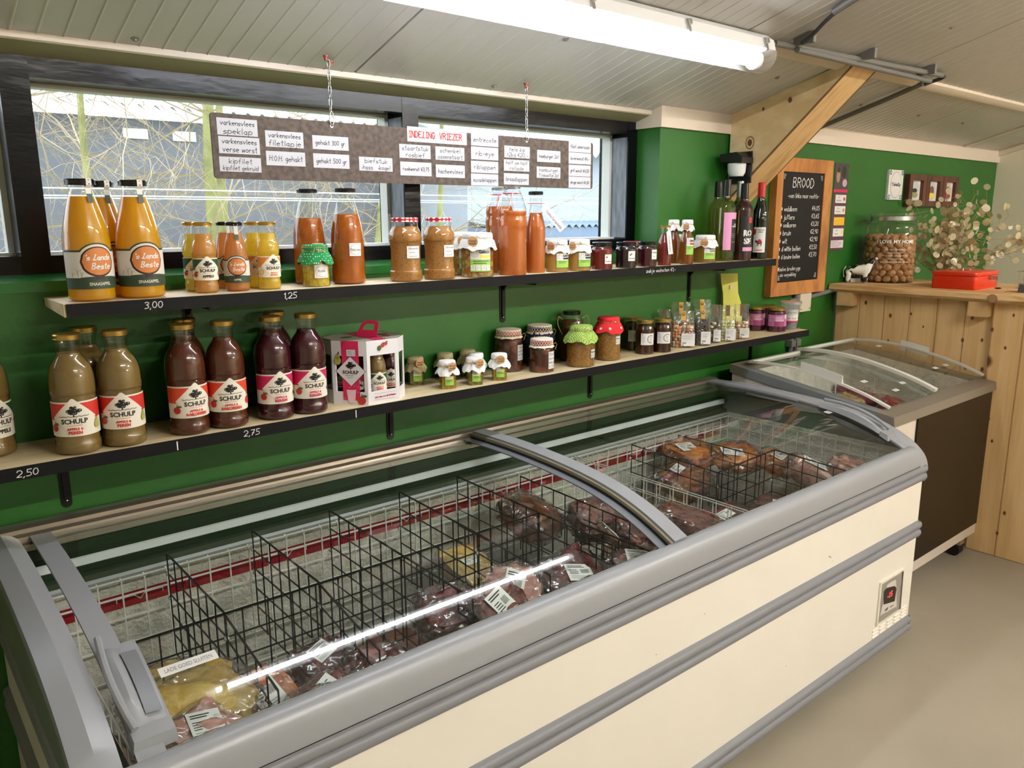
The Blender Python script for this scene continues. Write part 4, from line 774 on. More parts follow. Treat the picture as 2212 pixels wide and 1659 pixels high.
def lace(p,R_,h,under):
    f=MB(); f.lathe([(.0001,h+.002),(R_*.7,h+.002),(R_+.001,h),(R_+.0015,h-.004)],LACE,32,cap0=False)
    n=26
    for i in range(n):
        for s_ in (1,-1):
            a=2*PI*i/n; a2=a+s_*2*PI/n; f.wire(((R_+.0016)*math.cos(a),(R_+.0016)*math.sin(a),h-.004),((R_+.002)*math.cos(a2),(R_+.002)*math.sin(a2),h-.018),.0008,LACE)
    k=64; vs=[]
    for q,z in ((1.02,-.018),(1.08,-.022),(1.16,-.026)):
        for i in range(k): a=2*PI*i/k; w_=1+.04*math.cos(16*a)*(q>1.05); vs.append((R_*q*w_*math.cos(a),R_*q*w_*math.sin(a),h+z+.001*math.cos(8*a)*(q>1.1)))
    f.add(vs,[(j*k+i,j*k+(i+1)%k,(j+1)*k+(i+1)%k,(j+1)*k+i) for j in range(2) for i in range(k)],LACE); f.build('lace_cover',p,ang=60)
    f=MB(); f.lathe([(R_-.001,h-.016),(R_,h-.015),(R_,h-.001),(.001,h)],under,28,cap0=False); f.build('lid',p)
    f=MB(); f.tube([(R_*1.04*math.cos(2*PI*i/24),R_*1.04*math.sin(2*PI*i/24),h-.019) for i in range(24)],.0012,TWINE,5,True); f.tube([(R_*.7,-R_*.8,h-.019),(R_*.9,-R_*.95,h-.012),(R_*1.15,-R_*.8,h-.018),(R_*1.05,-R_*.7,h-.035)],.0011,TWINE,4); f.build('string',p)
sp=lambda u:plain(['Stoof','peren','met wijn','~ 4,50'],u,.030,.28,.66,hand=True)
G7='stewed pear jars with crochet lids'
p=jar('stewed_pear_jar',1.578,1.898,SH2,.0450,.128,-2,'large stewed pear jar with pink crochet lid, left one of the three','jar',G7,'jar',PRS,.80,None,dec=sp(.0)); lace(p,.038,.131,M('pink_lid',(214,130,120),.5))
p=jar('stewed_pear_jar',1.709,1.898,SH2,.0450,.128,-10,'stewed pear jar with crochet lid over navy starred cloth, at the back','jar',G7,'jar',PRS,.80,None); lace(p,.038,.133,M('navy_lid',(24,28,60),.5)); cloth(p,.037,.128,NAVY,1.25,.026,seed=31,sm=None,name='cloth_skirt')
p=jar('stewed_pear_jar',1.645,1.817,SH2,.0392,.100,-9,'small stewed pear jar with white crochet lid, in front','jar',G7,'jar',PRS,.80,None,dec=plain(['Stoof','peren','met wijn','~ 3,50'],0,.030,.12,.66,hand=True)); lace(p,.034,.104,M('red_lid',(180,40,50),.5))
p=jar('preserve_jar',1.856,1.900,SH2,.0430,.168,-20,'tall brown preserve jar with black lid and twine handles, at the back','jar',None,'jar',BRJ,.80,BLKL,.030,.013)
f=MB()
for s_ in (-1,1): f.tube(catmull([(s_*.036,-.006,.140),(s_*.052,-.012,.150),(s_*.058,-.016,.128),(s_*.050,-.02,.105),(s_*.042,-.02,.09)],4),.0014,TWINE,5)
f.build('string',p)
pl=plain(['Appelmoes','~ 3,-'],.004,.024,.24,.46,hand=True)
p=jar('apple_sauce_jar',1.806,1.805,SH2,.0462,.124,-5,'apple sauce jar under a green checked cloth','jar','apple sauce jars','jar',APP,.82,None,dec=pl); cloth(p,.036,.131,GCH,1.46,.026,seed=33,sm=TWINE)
p=jar('apple_sauce_jar',1.960,1.828,SH2,.0427,.138,-13,'apple sauce jar under a red flowered cloth','jar','apple sauce jars','jar',APP,.82,None,dec=plain(['Appelmoes','~ 3,-'],.002,.022,.40,.60,hand=True)); cloth(p,.036,.143,RCL,1.34,.024,seed=34,sm=TWINE)
def honlab(d,r,h):
    d.rect(-.024,.026,.28*h,.62*h,WHT); d.up().bars(-.020,-.008,.54*h,7,.0035,.0008,GREY)
    n=14
    for i in range(n): a=PI*.35+1.5*PI*i/n*.9; d.disc(.012+.013*math.cos(a),.45*h+.013*math.sin(a),.0018,M('wreath_brown',(110,84,50),.6) if i%2 else TREE,n=6)
    d.bars(.006,.020,.50*h,3,.006,.0012,MATS['wreath_brown']); d.up().disc(-.018,.58*h,.0018,TREE)
for x,y,az,lb in ((2.176,1.906,-38,'dark honey jar with gold lid at the back left of its three'),(2.144,1.824,-30,'dark honey jar with gold lid, front left of its three'),(2.219,1.806,-40,'dark honey jar with gold lid, right one beside the nut bags')):
    jar('honey_jar',x,y,SH2,.0333,.120,az,lb,'jar','dark honey jars','jar',DHO,.84,GOLD,.0305,.010,dec=(1.0,honlab))
PURL=M('label_violet_pink',(186,110,162),.5)
def rode(d,r,h):
    d.rect(-.05,.05,.24*h,.72*h,PURL); d.up().rect(-.02,.022,.24*h,.46*h,M('label_magenta_dark',(150,60,110),.5)).text('RODE KOOL',.002,.50*h,.009,WHT,.036,bold=.03).bars(-.016,.018,.64*h,2,.005,.0016,WHT).rect(.024,.034,.56*h,.74*h,WHT).bars(-.045,-.024,.66*h,5,.005,.0008,WHT)
for x,y,az,lb in ((2.956,1.903,-42,'jar of purple cabbage, left one with gold lid'),(3.040,1.902,-42,'jar of purple cabbage at the back'),(2.986,1.822,-42,'jar of purple cabbage, front one left of the plastic tub')):
    jar('cabbage_jar',x,y,SH2,.0385,.100,az,lb,'jar','purple cabbage jars','jar',PKC,.84,GOLD,.0362,.010,dec=(1.0,rode))
def tubl(d,r,h):
    d.rect(-.030,.030,.30*h,.72*h,WHT); d.up().text('boerderij',0,.62*h,.009,INK,.046).text('de Salentein'[:7],0,.42*h,.009,MAG,.040,shear=.3).bars(-.012,.012,.54*h,1,.004,.0012,GREY).rect(-.030,.030,.28*h,.33*h,MAG)
PLT=glass('clear_plastic_tub',(.95,.95,.95),1.5,.12,cloud=.22)
p=jar('plastic_tub',3.085,1.820,SH2,.0440,.120,-45,'clear plastic tub of dark sweets with a white label, at the shelf end','tub',None,'tub',liquid('dark_sweets',(40,36,44),.1,True,120,(90,86,96)),.45,PLT,.0455,.008,gl=PLT,dec=(.80,tubl))
# ================================================================== BAGS OF NUTS AND CHOCOLATES
FILM=glass('clear_film',(.97,.97,.97),2.2,.06,bump=40,cloud=.03); GSTK=M('gold_sticker',(170,130,56),.35,.6); BSTK=M('brown_sticker',(96,72,40),.5)
def bag(x,y,rx,ry,h,fh,az,mats,lab,seed,stick=GSTK,br=.0072,paper=True,group='clear bags of nuts and chocolates'):
    rn=random.Random(seed); p=empty('sweets_bag',(x,y,SH2),math.radians(az),lab,'bag',group)
    n=28; vs=[]; rows=[(0,.94,.94),(.006,1,1),(fh*.5,1.03,1.05),(fh,.98,.9),(fh+(h-fh)*.3,.93,.55),(fh+(h-fh)*.65,.88,.25),(h*.985,.90,.06),(h,.90,.03)]
    for z,a,b_ in rows:
        for i in range(n):
            t=2*PI*i/n; c,s_=math.cos(t),math.sin(t); e=.7; X=rx*a*math.copysign(abs(c)**e,c); Y=ry*b_*math.copysign(abs(s_)**e,s_)
            k=.0012*(1 if z>0 else .2); vs.append((X+rn.gauss(0,k),Y+rn.gauss(0,k*1.3*(b_+.2)),max(0,z+rn.gauss(0,.0012) if 0<z<h else z)))
    fs=[tuple(range(n))[::-1]]+[(j*n+i,j*n+(i+1)%n,(j+1)*n+(i+1)%n,(j+1)*n+i) for j in range(len(rows)-1) for i in range(n)]
    f=MB(); f.add(vs,fs,FILM); f.build('film',p,ang=30)
    f=MB(); z=br; 
    while z<fh-br*.3:
        k=max(6,int(2*PI*(rx*.75)/(br*2.1)))
        for i in range(k):
            t=2*PI*(i+rn.random()*.6)/k; m=rn.choice(mats); q=rn.uniform(.85,1.15)
            X=(rx-br*1.35)*math.copysign(abs(math.cos(t))**.7,math.cos(t)); Y=(ry-br*1.35)*math.copysign(abs(math.sin(t))**.7,math.sin(t))
            f.ball((X,Y,z+rn.uniform(-.001,.001)),br*q,m,8,5,(rn.uniform(.85,1.15),rn.uniform(.85,1.1),rn.uniform(.8,1)))
        f.ball((rn.uniform(-.4,.4)*rx,rn.uniform(-.3,.3)*ry,z),br*1.1,rn.choice(mats),8,5,(1,.99,1)); z+=br*1.55
    o=f.build('sweets',p,ang=80); o['kind']='stuff'
    if paper:
        f=MB(); d=Dec(f,plane((0,-ry*1.06-.0014,0),(1,0,0),(0,.03,1))); u0,u1=-.2*rx,.95*rx; d.rect(u0,u1,.008,.008+fh*.56,WHT); d.up().bars(u0+.003,u1-.003,.005+fh*.54,6,.0034,.0007,GREY)
        for k in range(9): d.rect(u0+.004+.0016*k,u0+.0048+.0016*k,.016,.022,INK)
        d.disc(u0+.006,.011,.003,INK,.0016); f.build('label',p,smooth=False)
    f=MB(); d=Dec(f,plane((0,-.004,0),(1,0,0),(0,.12,1))); w_=.008; z1=h
    zs=fh+(h-fh)*.35; f.hexa([(-w_,-ry*.52,zs),(w_,-ry*.52,zs),(w_,-ry*.50,zs),(-w_,-ry*.50,zs),(-w_,-ry*.10,h),(w_,-ry*.10,h),(w_,-ry*.08,h),(-w_,-ry*.08,h)],stick)
    O=Vector((0,-ry*.53-.001,zs)); V=Vector((0,ry*.43,h-zs)); d=Dec(f,plane(O,(1,0,0),V.normalized())); d.up().disc(0,V.length*.66,.0065,M('dark_gold_print',(96,70,28),.5)).up().disc(0,V.length*.70,.0045,stick,.0022); f.build('seal_sticker',p,smooth=False)
NUT=[M('nut_orange',(226,142,76),.45),M('nut_tan',(214,156,96),.45),M('nut_brown',(140,84,50),.5),M('nut_cream',(226,208,178),.5)]; CHO=[M('dark_choc',(44,22,20),.3),M('dark_choc2',(58,30,24),.3)]; MINT=[M('mint_green',(206,208,150),.4),M('mint_cream',(222,216,176),.4)]
bag(2.357,1.823,.043,.029,.134,.082,-44,NUT,'clear bag of mixed coated nuts, frontmost left bag',1)
bag(2.440,1.900,.040,.026,.155,.085,-44,NUT,'clear bag with gold sticker standing behind the mixed nuts bag',2)
bag(2.443,1.800,.031,.024,.135,.083,-46,CHO,'clear bag of dark chocolates with large gold sticker, in front',3)
bag(2.570,1.900,.037,.024,.157,.085,-44,CHO,'tallest clear bag of dark chocolates, standing behind',4)
bag(2.528,1.806,.024,.022,.147,.080,-48,CHO+[MINT[0]],'narrow clear bag of dark and pale chocolates beside the green sweets',5,BSTK)
bag(2.596,1.797,.033,.024,.140,.078,-48,MINT,'clear bag of pale green sweets with brown sticker',6,BSTK)
bag(2.690,1.796,.031,.022,.139,.066,-50,[M('biscuit',(216,184,148),.6),M('biscuit2',(198,160,120),.6)],'clear bag of pale biscuits, rightmost bag of the row',7,BSTK)
bag(2.358,1.914,.027,.022,.132,.080,-44,CHO,'clear bag with brown sticker behind the dark honey jars',8,BSTK)
# yellow paper bag
p=empty('paper_bag',(2.775,1.908,SH2),math.radians(-30),'yellow paper bag with a small pink sticker standing behind the sweets bags','bag'); YP=M('yellow_paper',(206,204,92),.7,bump=.3,bscale=20)
f=MB(); rows=[(0,.042,.022,0),(.07,.043,.020,0),(.12,.040,.012,.002),(.17,.033,.006,-.006),(.215,.036,.004,-.012),(.248,.037,.002,-.014)]; vs=[]
for z,a,b_,sx in rows: vs+= [(-a+sx,-b_,z),(sx,-b_-.004,z),(a+sx,-b_,z),(a+sx,b_,z),(sx,b_*.6,z),(-a+sx,b_,z)]
f.add(vs,[(j*6+i,j*6+(i+1)%6,(j+1)*6+(i+1)%6,(j+1)*6+i) for j in range(5) for i in range(6)]+[(5,4,3,2,1,0),(30,31,32,33,34,35)],YP); f.build('bag_body',p,ang=20)
f=MB(); f.quad([(-.012,-.0125,.185),(.0,-.0125,.185),(.0,-.011,.202),(-.012,-.011,.202)],M('pink_sticker',(225,190,190),.6)); f.build('sticker',p)
# ================================================================== HANGING MENU SIGN
CARDP=M('pale_card_paper',(184,184,190),.7); SIGN=M('brown_speckled_board',(80,68,60),.75,var=.35,vscale=70,bump=.1,bscale=80)
sx0,sx1,sz0,sz1=.697,1.961,1.545,1.6935; SY=1.915
p=empty('hanging_sign',(sx0,SY,sz0),label='long brown sign with white handwritten freezer labels hanging on two chains before the windows',cat='sign')
L_=sx1-sx0; H_=sz1-sz0; f=MB(); cr=.008
o_=[(cr*(1-math.cos(t)),cr*(1-math.sin(t))) for t in [PI/2*i/4 for i in range(5)]][::1]
out=[(cr-cr*math.cos(PI/2*i/4),cr-cr*math.sin(PI/2*i/4)) for i in range(5)]+[(L_-cr+cr*math.sin(PI/2*i/4),cr-cr*math.cos(PI/2*i/4)) for i in range(5)]+[(L_-cr+cr*math.cos(PI/2*i/4),H_-cr+cr*math.sin(PI/2*i/4)) for i in range(5)]+[(cr-cr*math.sin(PI/2*i/4),H_-cr+cr*math.cos(PI/2*i/4)) for i in range(5)]
f.ext(out,0,.006,SIGN,axis='y'); f.build('board',p,smooth=False)
# label positions: x, z (metres from the sign's lower left corner), width, height, lines
def wpx(px,py):
    d=rt*0; v=r2*(px-1106)-u2*(py-829.5)+fw*FPX; t=SY/v.y; return (v.x*t-sx0, 1.45+v.z*t-sz0)
cards=[((467,260,557,296),['varkensvlees','speklap']),((471,299,562,335),['varkensvlees','verse worst']),((473,342,565,373),['kipfilet','kipfilet gekruid']),((572,287,656,321),['varkensvlees','filetlapje']),((574,330,660,360),['H.O.H. gehakt']),((674,297,753,326),['gehakt 300 gr.']),((676,335,755,365),['gehakt 500 gr']),
 ((775,342,848,371),['biefstuk','*haas   *kogel']),((879,283,1008,314),None),((862,315,930,344),['staartstuk','rosbief']),((864,352,932,381),['rookworst ~3,75']),((940,320,1003,348),['schenkel','ossenstaart']),((941,358,1004,385),['hacheevlees']),
 ((1017,291,1076,318),['entrecote']),((1017,320,1076,347),['rib-eye']),((1017,350,1076,375),['riblappen']),((1017,377,1076,402),['sucadelappen']),((1089,318,1144,343),['hele kip','&2kg ~20,-']),((1088,347,1143,371),['half om half','rollade']),((1088,376,1142,400),['braadlappen']),
 ((1160,327,1210,352),['hamburger 2st']),((1159,362,1210,386),['hamburger',"'t lokaaltje 2st"]),((1228,307,1276,331),['filet americain']),((1228,332,1276,356),['leverworst ~4,-']),((1228,358,1275,382),['grill worst ~4,50']),((1228,383,1275,407),['droge worst ~4,50'])]
for (a0,b0_,a1,b1_),ln in cards:
    u0,v1=wpx(a0,b0_); u1,v0=wpx(a1,b1_); u0b,_=wpx(a0,b1_); _,v1b=wpx(a1,b0_); v1=(v1+v1b)/2+.000; _,v0b=wpx(a0,b1_); 
    v0=(v0+v0b)/2 if 0 else v0; v1=v1b; cu=(u0+u1)/2; w_=u1-u0; hh=v1-v0
    f=MB(); d=Dec(f,plane((0,-.0005,0),(1,0,0),(0,0,1))); d.rect(u0,u1,v0,v1,CARDP); d.up()
    if ln is None: d.rect(u0+w_*.46,u0+w_*.464,v0,v1,GREY).up().hand('INDELING',u0+w_*.235,v0+hh*.5,hh*.46,REDI,w_*.42,lw=.14,slant=.0,jit=.2).hand('VRIEZER',u0+w_*.72,v0+hh*.5,hh*.46,REDI,w_*.38,lw=.14,slant=.0,jit=.2)
    else:
        n=len(ln)
        for i,t_ in enumerate(ln): d.hand(t_,cu,v0+hh*(1-(i+.55)/(n+.1)),hh*(.36 if n==1 else .33),INK,w_*.84,lw=.11,slant=.1,jit=.4)
    f.build('paper_label',p,smooth=False)
for hx_ in (1.006,1.668):
    f=MB(); f.lathe([(.0001,-.001),(.005,-.001),(.005,0),(.0001,0)],M('chain_hole',(225,225,220),.3,.5),14); f.v[-56:]=[(v[0]+hx_-sx0,v[2]-.0004,v[1]+H_-.010) for v in f.v[-56:]]; f.build('hole_grommet',p)
RUST=M('copper_red_bolt',(150,74,56),.45,.3)
def chain(x,lab):
    zt=cz(1.925)-.006; p=empty('hanging_chain',(x,SY,sz1-.010),label=lab,cat='chain',group='chains holding the sign'); L=zt-(sz1-.010); f=MB(); n=8; ll=(L-.036)/n*1.16; step=(L-.036)/n
    for k in range(n):
        c=.034+step*(k+.5); A_=.0038; B2=ll/2; pts=[]
        for i in range(12):
            t=2*PI*i/12; u=A_*math.cos(t); v=(B2-A_)*(1 if math.sin(t)>0 else -1)*(abs(math.sin(t))>.01)+A_*math.sin(t)
            pts.append((u,0,c+v) if k%2 else (0,u,c+v))
        f.tube(pts,.0011,STEEL,6,True)
    f.build('links',p,ang=80)
    f=MB(); pts=[(.0055*math.cos(t)*(1-.35*math.sin(t)),-.003,.019+.017*math.sin(t)) for t in [2*PI*i/16 for i in range(16)]]; f.tube(pts,.0014,STEEL,6,True); f.build('carabiner',p,ang=80)
    f=MB(); f.tube([(0,-.004,.004),(0,-.008,0),(0,.006,0)],.002,STEEL,6); f.build('hook',p)
    for s_ in (-1,1):
        f=MB(); f.lathe([(.0001,-.013),(.004,-.013),(.0045,-.010),(.0045,-.006),(.007,-.0055),(.007,-.001),(.0001,-.001)],RUST,10,(s_*.013,s_*.012,L+.004-s_*.0035)); f.build('bolt',p)
    f=MB(); f.tube([(-.013,-.012,L+.003),(-.006,-.004,L-.006),(0,0,L-.008),(.006,.004,L-.006),(.013,.012,L-.002)],.0016,STEEL,6); f.build('eye_strap',p,ang=80)
chain(1.006,'left chain holding the brown sign'); chain(1.668,'right chain holding the brown sign')
# ================================================================== CHALKBOARD
OAK=wood('warm_oak_frame',(190,128,66),(150,92,44),scale=(3,3,1.2),bump=.02); SLATE=M('slate_black',(18,16,17),.6,spec=.3)
bx0,bx1,bz0,bz1=3.075,3.530,1.108,1.700; YB_=1.915
p=empty('chalkboard',(bx0,YB_,bz0),label='wood framed chalkboard with the bread price list, hanging on the green wall',cat='chalkboard'); Wd,Hd=bx1-bx0,bz1-bz0; fr=.058
for nm,P in (('frame_side',[(0,0),(fr,fr),(fr,Hd-fr),(0,Hd)]),('frame_side',[(Wd,0),(Wd,Hd),(Wd-fr,Hd-fr),(Wd-fr,fr)]),('frame_rail',[(0,0),(Wd,0),(Wd-fr,fr),(fr,fr)]),('frame_rail',[(0,Hd),(fr,Hd-fr),(Wd-fr,Hd-fr),(Wd,Hd)])):
    f=MB(); n=4; yo=[.0 if (q[0] in(0,Wd)) else .007 for q in P]; f.add([(q[0],y_,q[1]) for q,y_ in zip(P,yo)]+[(q[0],.034,q[1]) for q in P],[(0,1,2,3),(7,6,5,4)]+[(i,(i+1)%4,4+(i+1)%4,4+i) for i in range(4)],OAK); f.build(nm,p,smooth=False)
f=MB(); f.box(fr-.004,Wd-fr+.004,.012,.03,fr-.004,Hd-fr+.004,SLATE); d=Dec(f,plane((0,.0118,0),(1,0,0),(0,0,1))); q=Hd-fr
d.hand('BROOD',Wd*.50,q-.045,.040,CHALK,.17,lw=.09,slant=.05,jit=.1).hand('-van links naar rechts-',Wd*.52,q-.100,.020,CHALK,.26,lw=.12)
rows=[('waldkorn','~4,05'),('jutters','~3,65'),('volkoren','~3,20'),('bruin','~2,90'),('wit','~2,90'),('6 witte bollen','~3,50'),('6 bruine bollen','~3,70')]
for i,(a,b_) in enumerate(rows):
    z=q-.157-.0345*i; wl={8:.10,7:.085,5:.062,3:.036}.get(len(a),.15); d.hand(a,fr+.028+wl/2,z,.020,CHALK,wl,lw=.14).hand(b_,Wd-fr-.052,z+.004,.018,CHALK,.064,lw=.13); d.rect(fr+.004,fr+.013,z-.007,z+.006,CHALK)
d.hand('halve broden pgs',fr+.105,q-.417,.018,CHALK,.17,lw=.14).hand('zie verpakking',fr+.090,q-.443,.015,CHALK,.13,lw=.13).rect(fr+.004,fr+.014,q-.425,q-.410,CHALK)
for u,v,s1_,s2_ in ((fr+.012,q-.012,1,-1),(Wd-fr-.012,q-.012,-1,-1),(fr+.012,fr+.012,1,1),(Wd-fr-.012,fr+.012,-1,1)):
    for k in (0,.006): d.line([(u+s1_*k,v+s2_*(.02)),(u+s1_*k,v+s2_*k),(u+s1_*.014,v+s2_*k)],.0018,CHALK)
f.build('slate',p,smooth=False)
# poster behind it, tile, hinged picture frames
PCOV=M('poster_plum',(84,54,66),.6)
p=empty('poster',(3.606,W-.0015,1.292),label='plum coloured dairy poster with small label cards on the wall right of the chalkboard',cat='poster')
f=MB(); f.box(0,.130,0,.0012,0,.405,PCOV); d=Dec(f,plane((0,-.0002,0),(1,0,0),(0,0,1))); d.rect(0,.130,.285,.405,M('poster_photo_grey',(66,62,60),.6)).rect(0,.130,.272,.285,CPK); d.up()
d.disc(.035,.345,.018,M('poster_flesh',(170,130,110),.6),.03).disc(.085,.365,.022,M('poster_dark',(40,36,34),.6),.028).disc(.098,.315,.022,M('poster_pale',(190,160,170),.6),.018).up().disc(.035,.372,.013,MATS['poster_dark'],.012); f.build('poster_sheet',p,smooth=False)
for k,(c_,t_) in enumerate(((APR,'aardbeien'),(ORL,'sinaasappel'),(None,''),(YB,'banaan'))):
    f=MB(); z=.222-.052*k; d=Dec(f,plane((0,-.0008,0),(1,0,0),(0,0,1))); d.rect(.022,.122,z,z+.038,WHT if c_ else M('yellow_card',(226,178,40),.6)); d.up()
    if c_: d.text('Yoghurt',.055,z+.027,.007,INK,.05).text(t_,.055,z+.013,.008,INK,.055).disc(.105,z+.019,.009,c_)
    f.build('label_card',p,smooth=False)
f=MB(); d=Dec(f,plane((0,-.0008,0),(1,0,0),(0,0,1))); d.rect(.010,.128,.012,.048,M('plum_card',(220,205,210),.6)); d.up().bars(.014,.124,.044,5,.0065,.0015,PCOV); f.build('label_card',p,smooth=False)
p=empty('tile_plaque',(4.130,W-.012,1.535),label="white tile with blue ornaments and the shop's name on the green wall",cat='plaque'); BLU=M('delft_blue',(70,90,140),.4)
f=MB(); f.box(0,.158,0,.012,0,.149,M('glazed_tile',(226,224,218),.2)); d=Dec(f,plane((0,-.0002,0),(1,0,0),(0,0,1))); d.disc(.079,.0745,.060,BLU,.066,28).up().disc(.079,.0745,.058,MATS['glazed_tile'],.064,28)
for a in (.014,.144):
    for b_ in (.014,.135): d.disc(a,b_,.012,BLU).up().disc(a,b_,.006,MATS['glazed_tile'])
d.up().hand("'t lokaaltje",.079,.078,.022,BLU,.10,lw=.12); f.build('tile',p,smooth=False)
p=empty('picture_frame',(4.330,W-.03,1.503),label='set of three small brown hinged picture frames on the green wall',cat='picture frame'); BW=wood('dark_walnut',(96,56,40),(66,36,26),scale=(5,5,2)); sk=[(M('frame_sky',(190,196,190),.6),M('boat_dark',(40,44,44),.6),M('field_green',(150,150,90),.6)),(MATS['frame_sky'],M('sail_brown',(130,76,66),.6),YB),(M('frame_room',(200,180,170),.6),TREE,M('skirt_red',(150,66,56),.6))]
for k in range(3):
    u=.209*k; f=MB(); a=.205; b_=.165; t=.040
    f.box(u,u+t,0,.028,0,b_,BW); f.box(u+a-t,u+a,0,.028,0,b_,BW); f.box(u+t,u+a-t,0,.028,0,.03,BW); f.box(u+t,u+a-t,0,.028,b_-.03,b_,BW); f.build('frame',p,smooth=False)
    f=MB(); d=Dec(f,plane((0,.018,0),(1,0,0),(0,0,1))); d.rect(u+t,u+a-t,.03,b_-.03,WHT).up().disc(u+a/2,b_/2,.052,sk[k][0],.050,20).up().disc(u+a/2,b_*.5,.030,sk[k][1],.012 if k==0 else .028).up().disc(u+a/2,b_*.36,.040,sk[k][2],.014); f.build('picture',p,smooth=False)
# socket, pipes by the chalkboard
p=empty('wall_box',(3.335,W,1.022),label='cream electrical box on the wall below the chalkboard',cat='electrical box'); f=MB(); f.box(0,.095,-.028,0,0,.095,M('cream_plastic',(206,198,176),.4)); f.build('box',p,smooth=False); f=MB(); f.ball((.084,-.029,.012),.003,GREY); f.ball((.012,-.029,.012),.003,GREY); f.build('cover_screw',p)
p=empty('wall_pipe',(3.27,W-.012,1.075),label='grey pipe running along the green wall behind the chalkboard to the counter',cat='pipe'); f=MB(); f.tube([(0,0,0),(.10,0,.004),(.42,0,.030)],.011,CG,10); f.build('pipe',p); f=MB(); f.tube([(.06,0,-.01),(.06,0,.03)],.016,CG,10); f.build('elbow',p)
p=empty('wall_pipe',(3.30,W-.016,.70),label='pair of grey upright pipes on the green wall under the lower shelf end',cat='pipe')
for k in (0,.045):
    f=MB(); f.tube([(k,0,0),(k,0,.25)],.0115,CG,10); f.build('pipe',p)
    f=MB(); f.box(k-.018,k+.018,-.016,.014,.165,.195,CG); f.build('pipe_clip',p,smooth=False)
# ================================================================== COUNTER
PB=wood('pine_boards',(232,196,142),(220,180,124),scale=(9,9,.55),knots=.055,kscale=3.6,bump=.04); LE=wood('live_edge_plank',(224,188,136),(192,150,98),scale=(9,1.3,9),knots=.05,kscale=4); 
p=empty('counter',(3.69,1.94,0),label='tall pine board counter at the right with a live edge plank top',cat='counter')
f=MB(); y=0; rb=random.Random(4)
while y>-2.9:
    w_=.118; x0=.012 if y>-.70 else -.018; f.box(x0,x0+.02,y-w_+.003,y-.003,.002,1.098,PB); f.box(x0+.004,x0+.02,y-.002,y+.002,.002,1.098,PB); y-=w_
rk=random.Random(6)
for y_,z_ in ((.146,1.05),(.267,.999),(.268,.879),(.36,1.015),(.419,.962),(.618,1.02),(.666,.929),(.71,.982),(.768,.911),(.589,.92),(.784,1.049),(.68,.803),(.613,.8),(.762,.506),(.826,.106),(.844,.203),(.74,.60)):
    xk=.012 if y_<.70 else -.018; d=Dec(f,plane((xk,0,0),(0,-1,0),(0,0,1))); r_=rk.uniform(.004,.008); d.disc(y_,z_,r_,KN,r_*1.5).up().disc(y_,z_,r_*.6,KN2,r_)
f.build('board_panel',p,smooth=False)
f=MB(); n=48; vs=[]
for i in range(n+1):
    yy=.004-2.9*i/n; q=.012*math.sin(i*.9)+.008*math.sin(i*2.3+1); e=-.070+q*.5; vs+= [(e+.012,yy,1.098),(e-.004,yy,1.112),(e+.004,yy,1.131),(e+.014,yy,1.135),(.55,yy,1.135),(.55,yy,1.098)]
f.add(vs,[(i*6+k,i*6+(k+1)%6,(i+1)*6+(k+1)%6,(i+1)*6+k) for i in range(n) for k in range(6)]+[(5,4,3,2,1,0),tuple(n*6+k for k in range(6))],LE); f.build('counter_top',p,ang=40)
for yy in (-.035,-.62,-1.3):
    f=MB(); f.box(-.055,.012,yy-.075,yy,1.035,1.098,TIM); f.build('support_block',p,smooth=False)
f=MB(); f.lathe([(.0001,0),(.017,0)],M('knot_plug',(176,132,92),.6),18,cap0=False,cap1=False); f.v=[(-.0872,v[0]-.72,v[1]+1.117) for v in f.v]; f.lathe([(.017,0),(.0185,0)],M('knot_ring',(70,40,28),.8),18,cap0=False,cap1=False); f.v[-36:]=[(-.0873,v[0]-.72,v[1]+1.117) for v in f.v[-36:]]; f.build('knot',p,smooth=False)
CT=1.135
# walnut jar
p=empty('glass_jar',(3.945,1.815,CT),label='large glass jar of walnuts with a printed home slogan on the counter',cat='jar'); Rj=.118
f=MB(); f.lathe([(Rj-.012,.0),(Rj,.012),(Rj,.262),(Rj-.006,.280),(Rj-.022,.290),(Rj-.024,.300),(Rj-.020,.304)],JG,56,cap1=False); f.build('glass',p,ang=60)
f=MB(); f.lathe([(Rj-.021,.296),(Rj-.019,.297),(Rj-.019,.315),(Rj-.021,.316)],STEEL,48,cap0=False,cap1=False); f.build('lid_band',p,ang=60); f=MB(); f.lathe([(Rj-.021,.316),(Rj-.016,.322),(Rj-.018,.332),(.0001,.335)],JG,48,cap0=False); f.build('glass_lid',p)
f=MB(); f.lathe([(Rj-.004,.0),(Rj-.014,.004),(.0001,.004)],JG,48,cap0=False); f.build('glass_bottom',p)
f=MB(); d=Dec(f,cyl(Rj+.0006),.01); WP=M('white_jar_print',(240,238,232),.4); d.text('I LOVE MY HOME',0,.198,.017,WP,.19,bold=.02)
for k,t_ in enumerate(('your story is a kind beautiful one','the journey brings you to','home where our place I have no need','a kind place in my home','have to dream no wishes I am here')): d.text(t_,0,.160-.0145*k,.0065,WP,.15 if k!=3 else .10,shear=.3)
o=f.build('printed_slogan',p,ang=60); o.rotation_euler=(0,0,math.radians(-52))
WN=M('walnut_shell',(176,128,84),.6,bump=.4,bscale=130,var=.3,vscale=60)
vs,fs=ball((0,0,0),.0175,18,12,(1,1,1.16)); vs=[(v[0]*(1+.10*(abs(v[0])<.0022)*0+.04*math.sin(v[2]*900)*.5),v[1]*(1+.05*math.sin(v[0]*700)),v[2]) for v in vs]
wm=bpy.data.meshes.new('walnut'); 
rn=random.Random(9)
vv=[]
for v in vs:
    k=1+.035*math.sin(v[0]*600+v[2]*300)+.03*math.sin(v[1]*800-v[2]*500)+(.07 if abs(v[1])<.0012 else 0); vv.append((v[0]*k,v[1]*k*.96,v[2]*k))
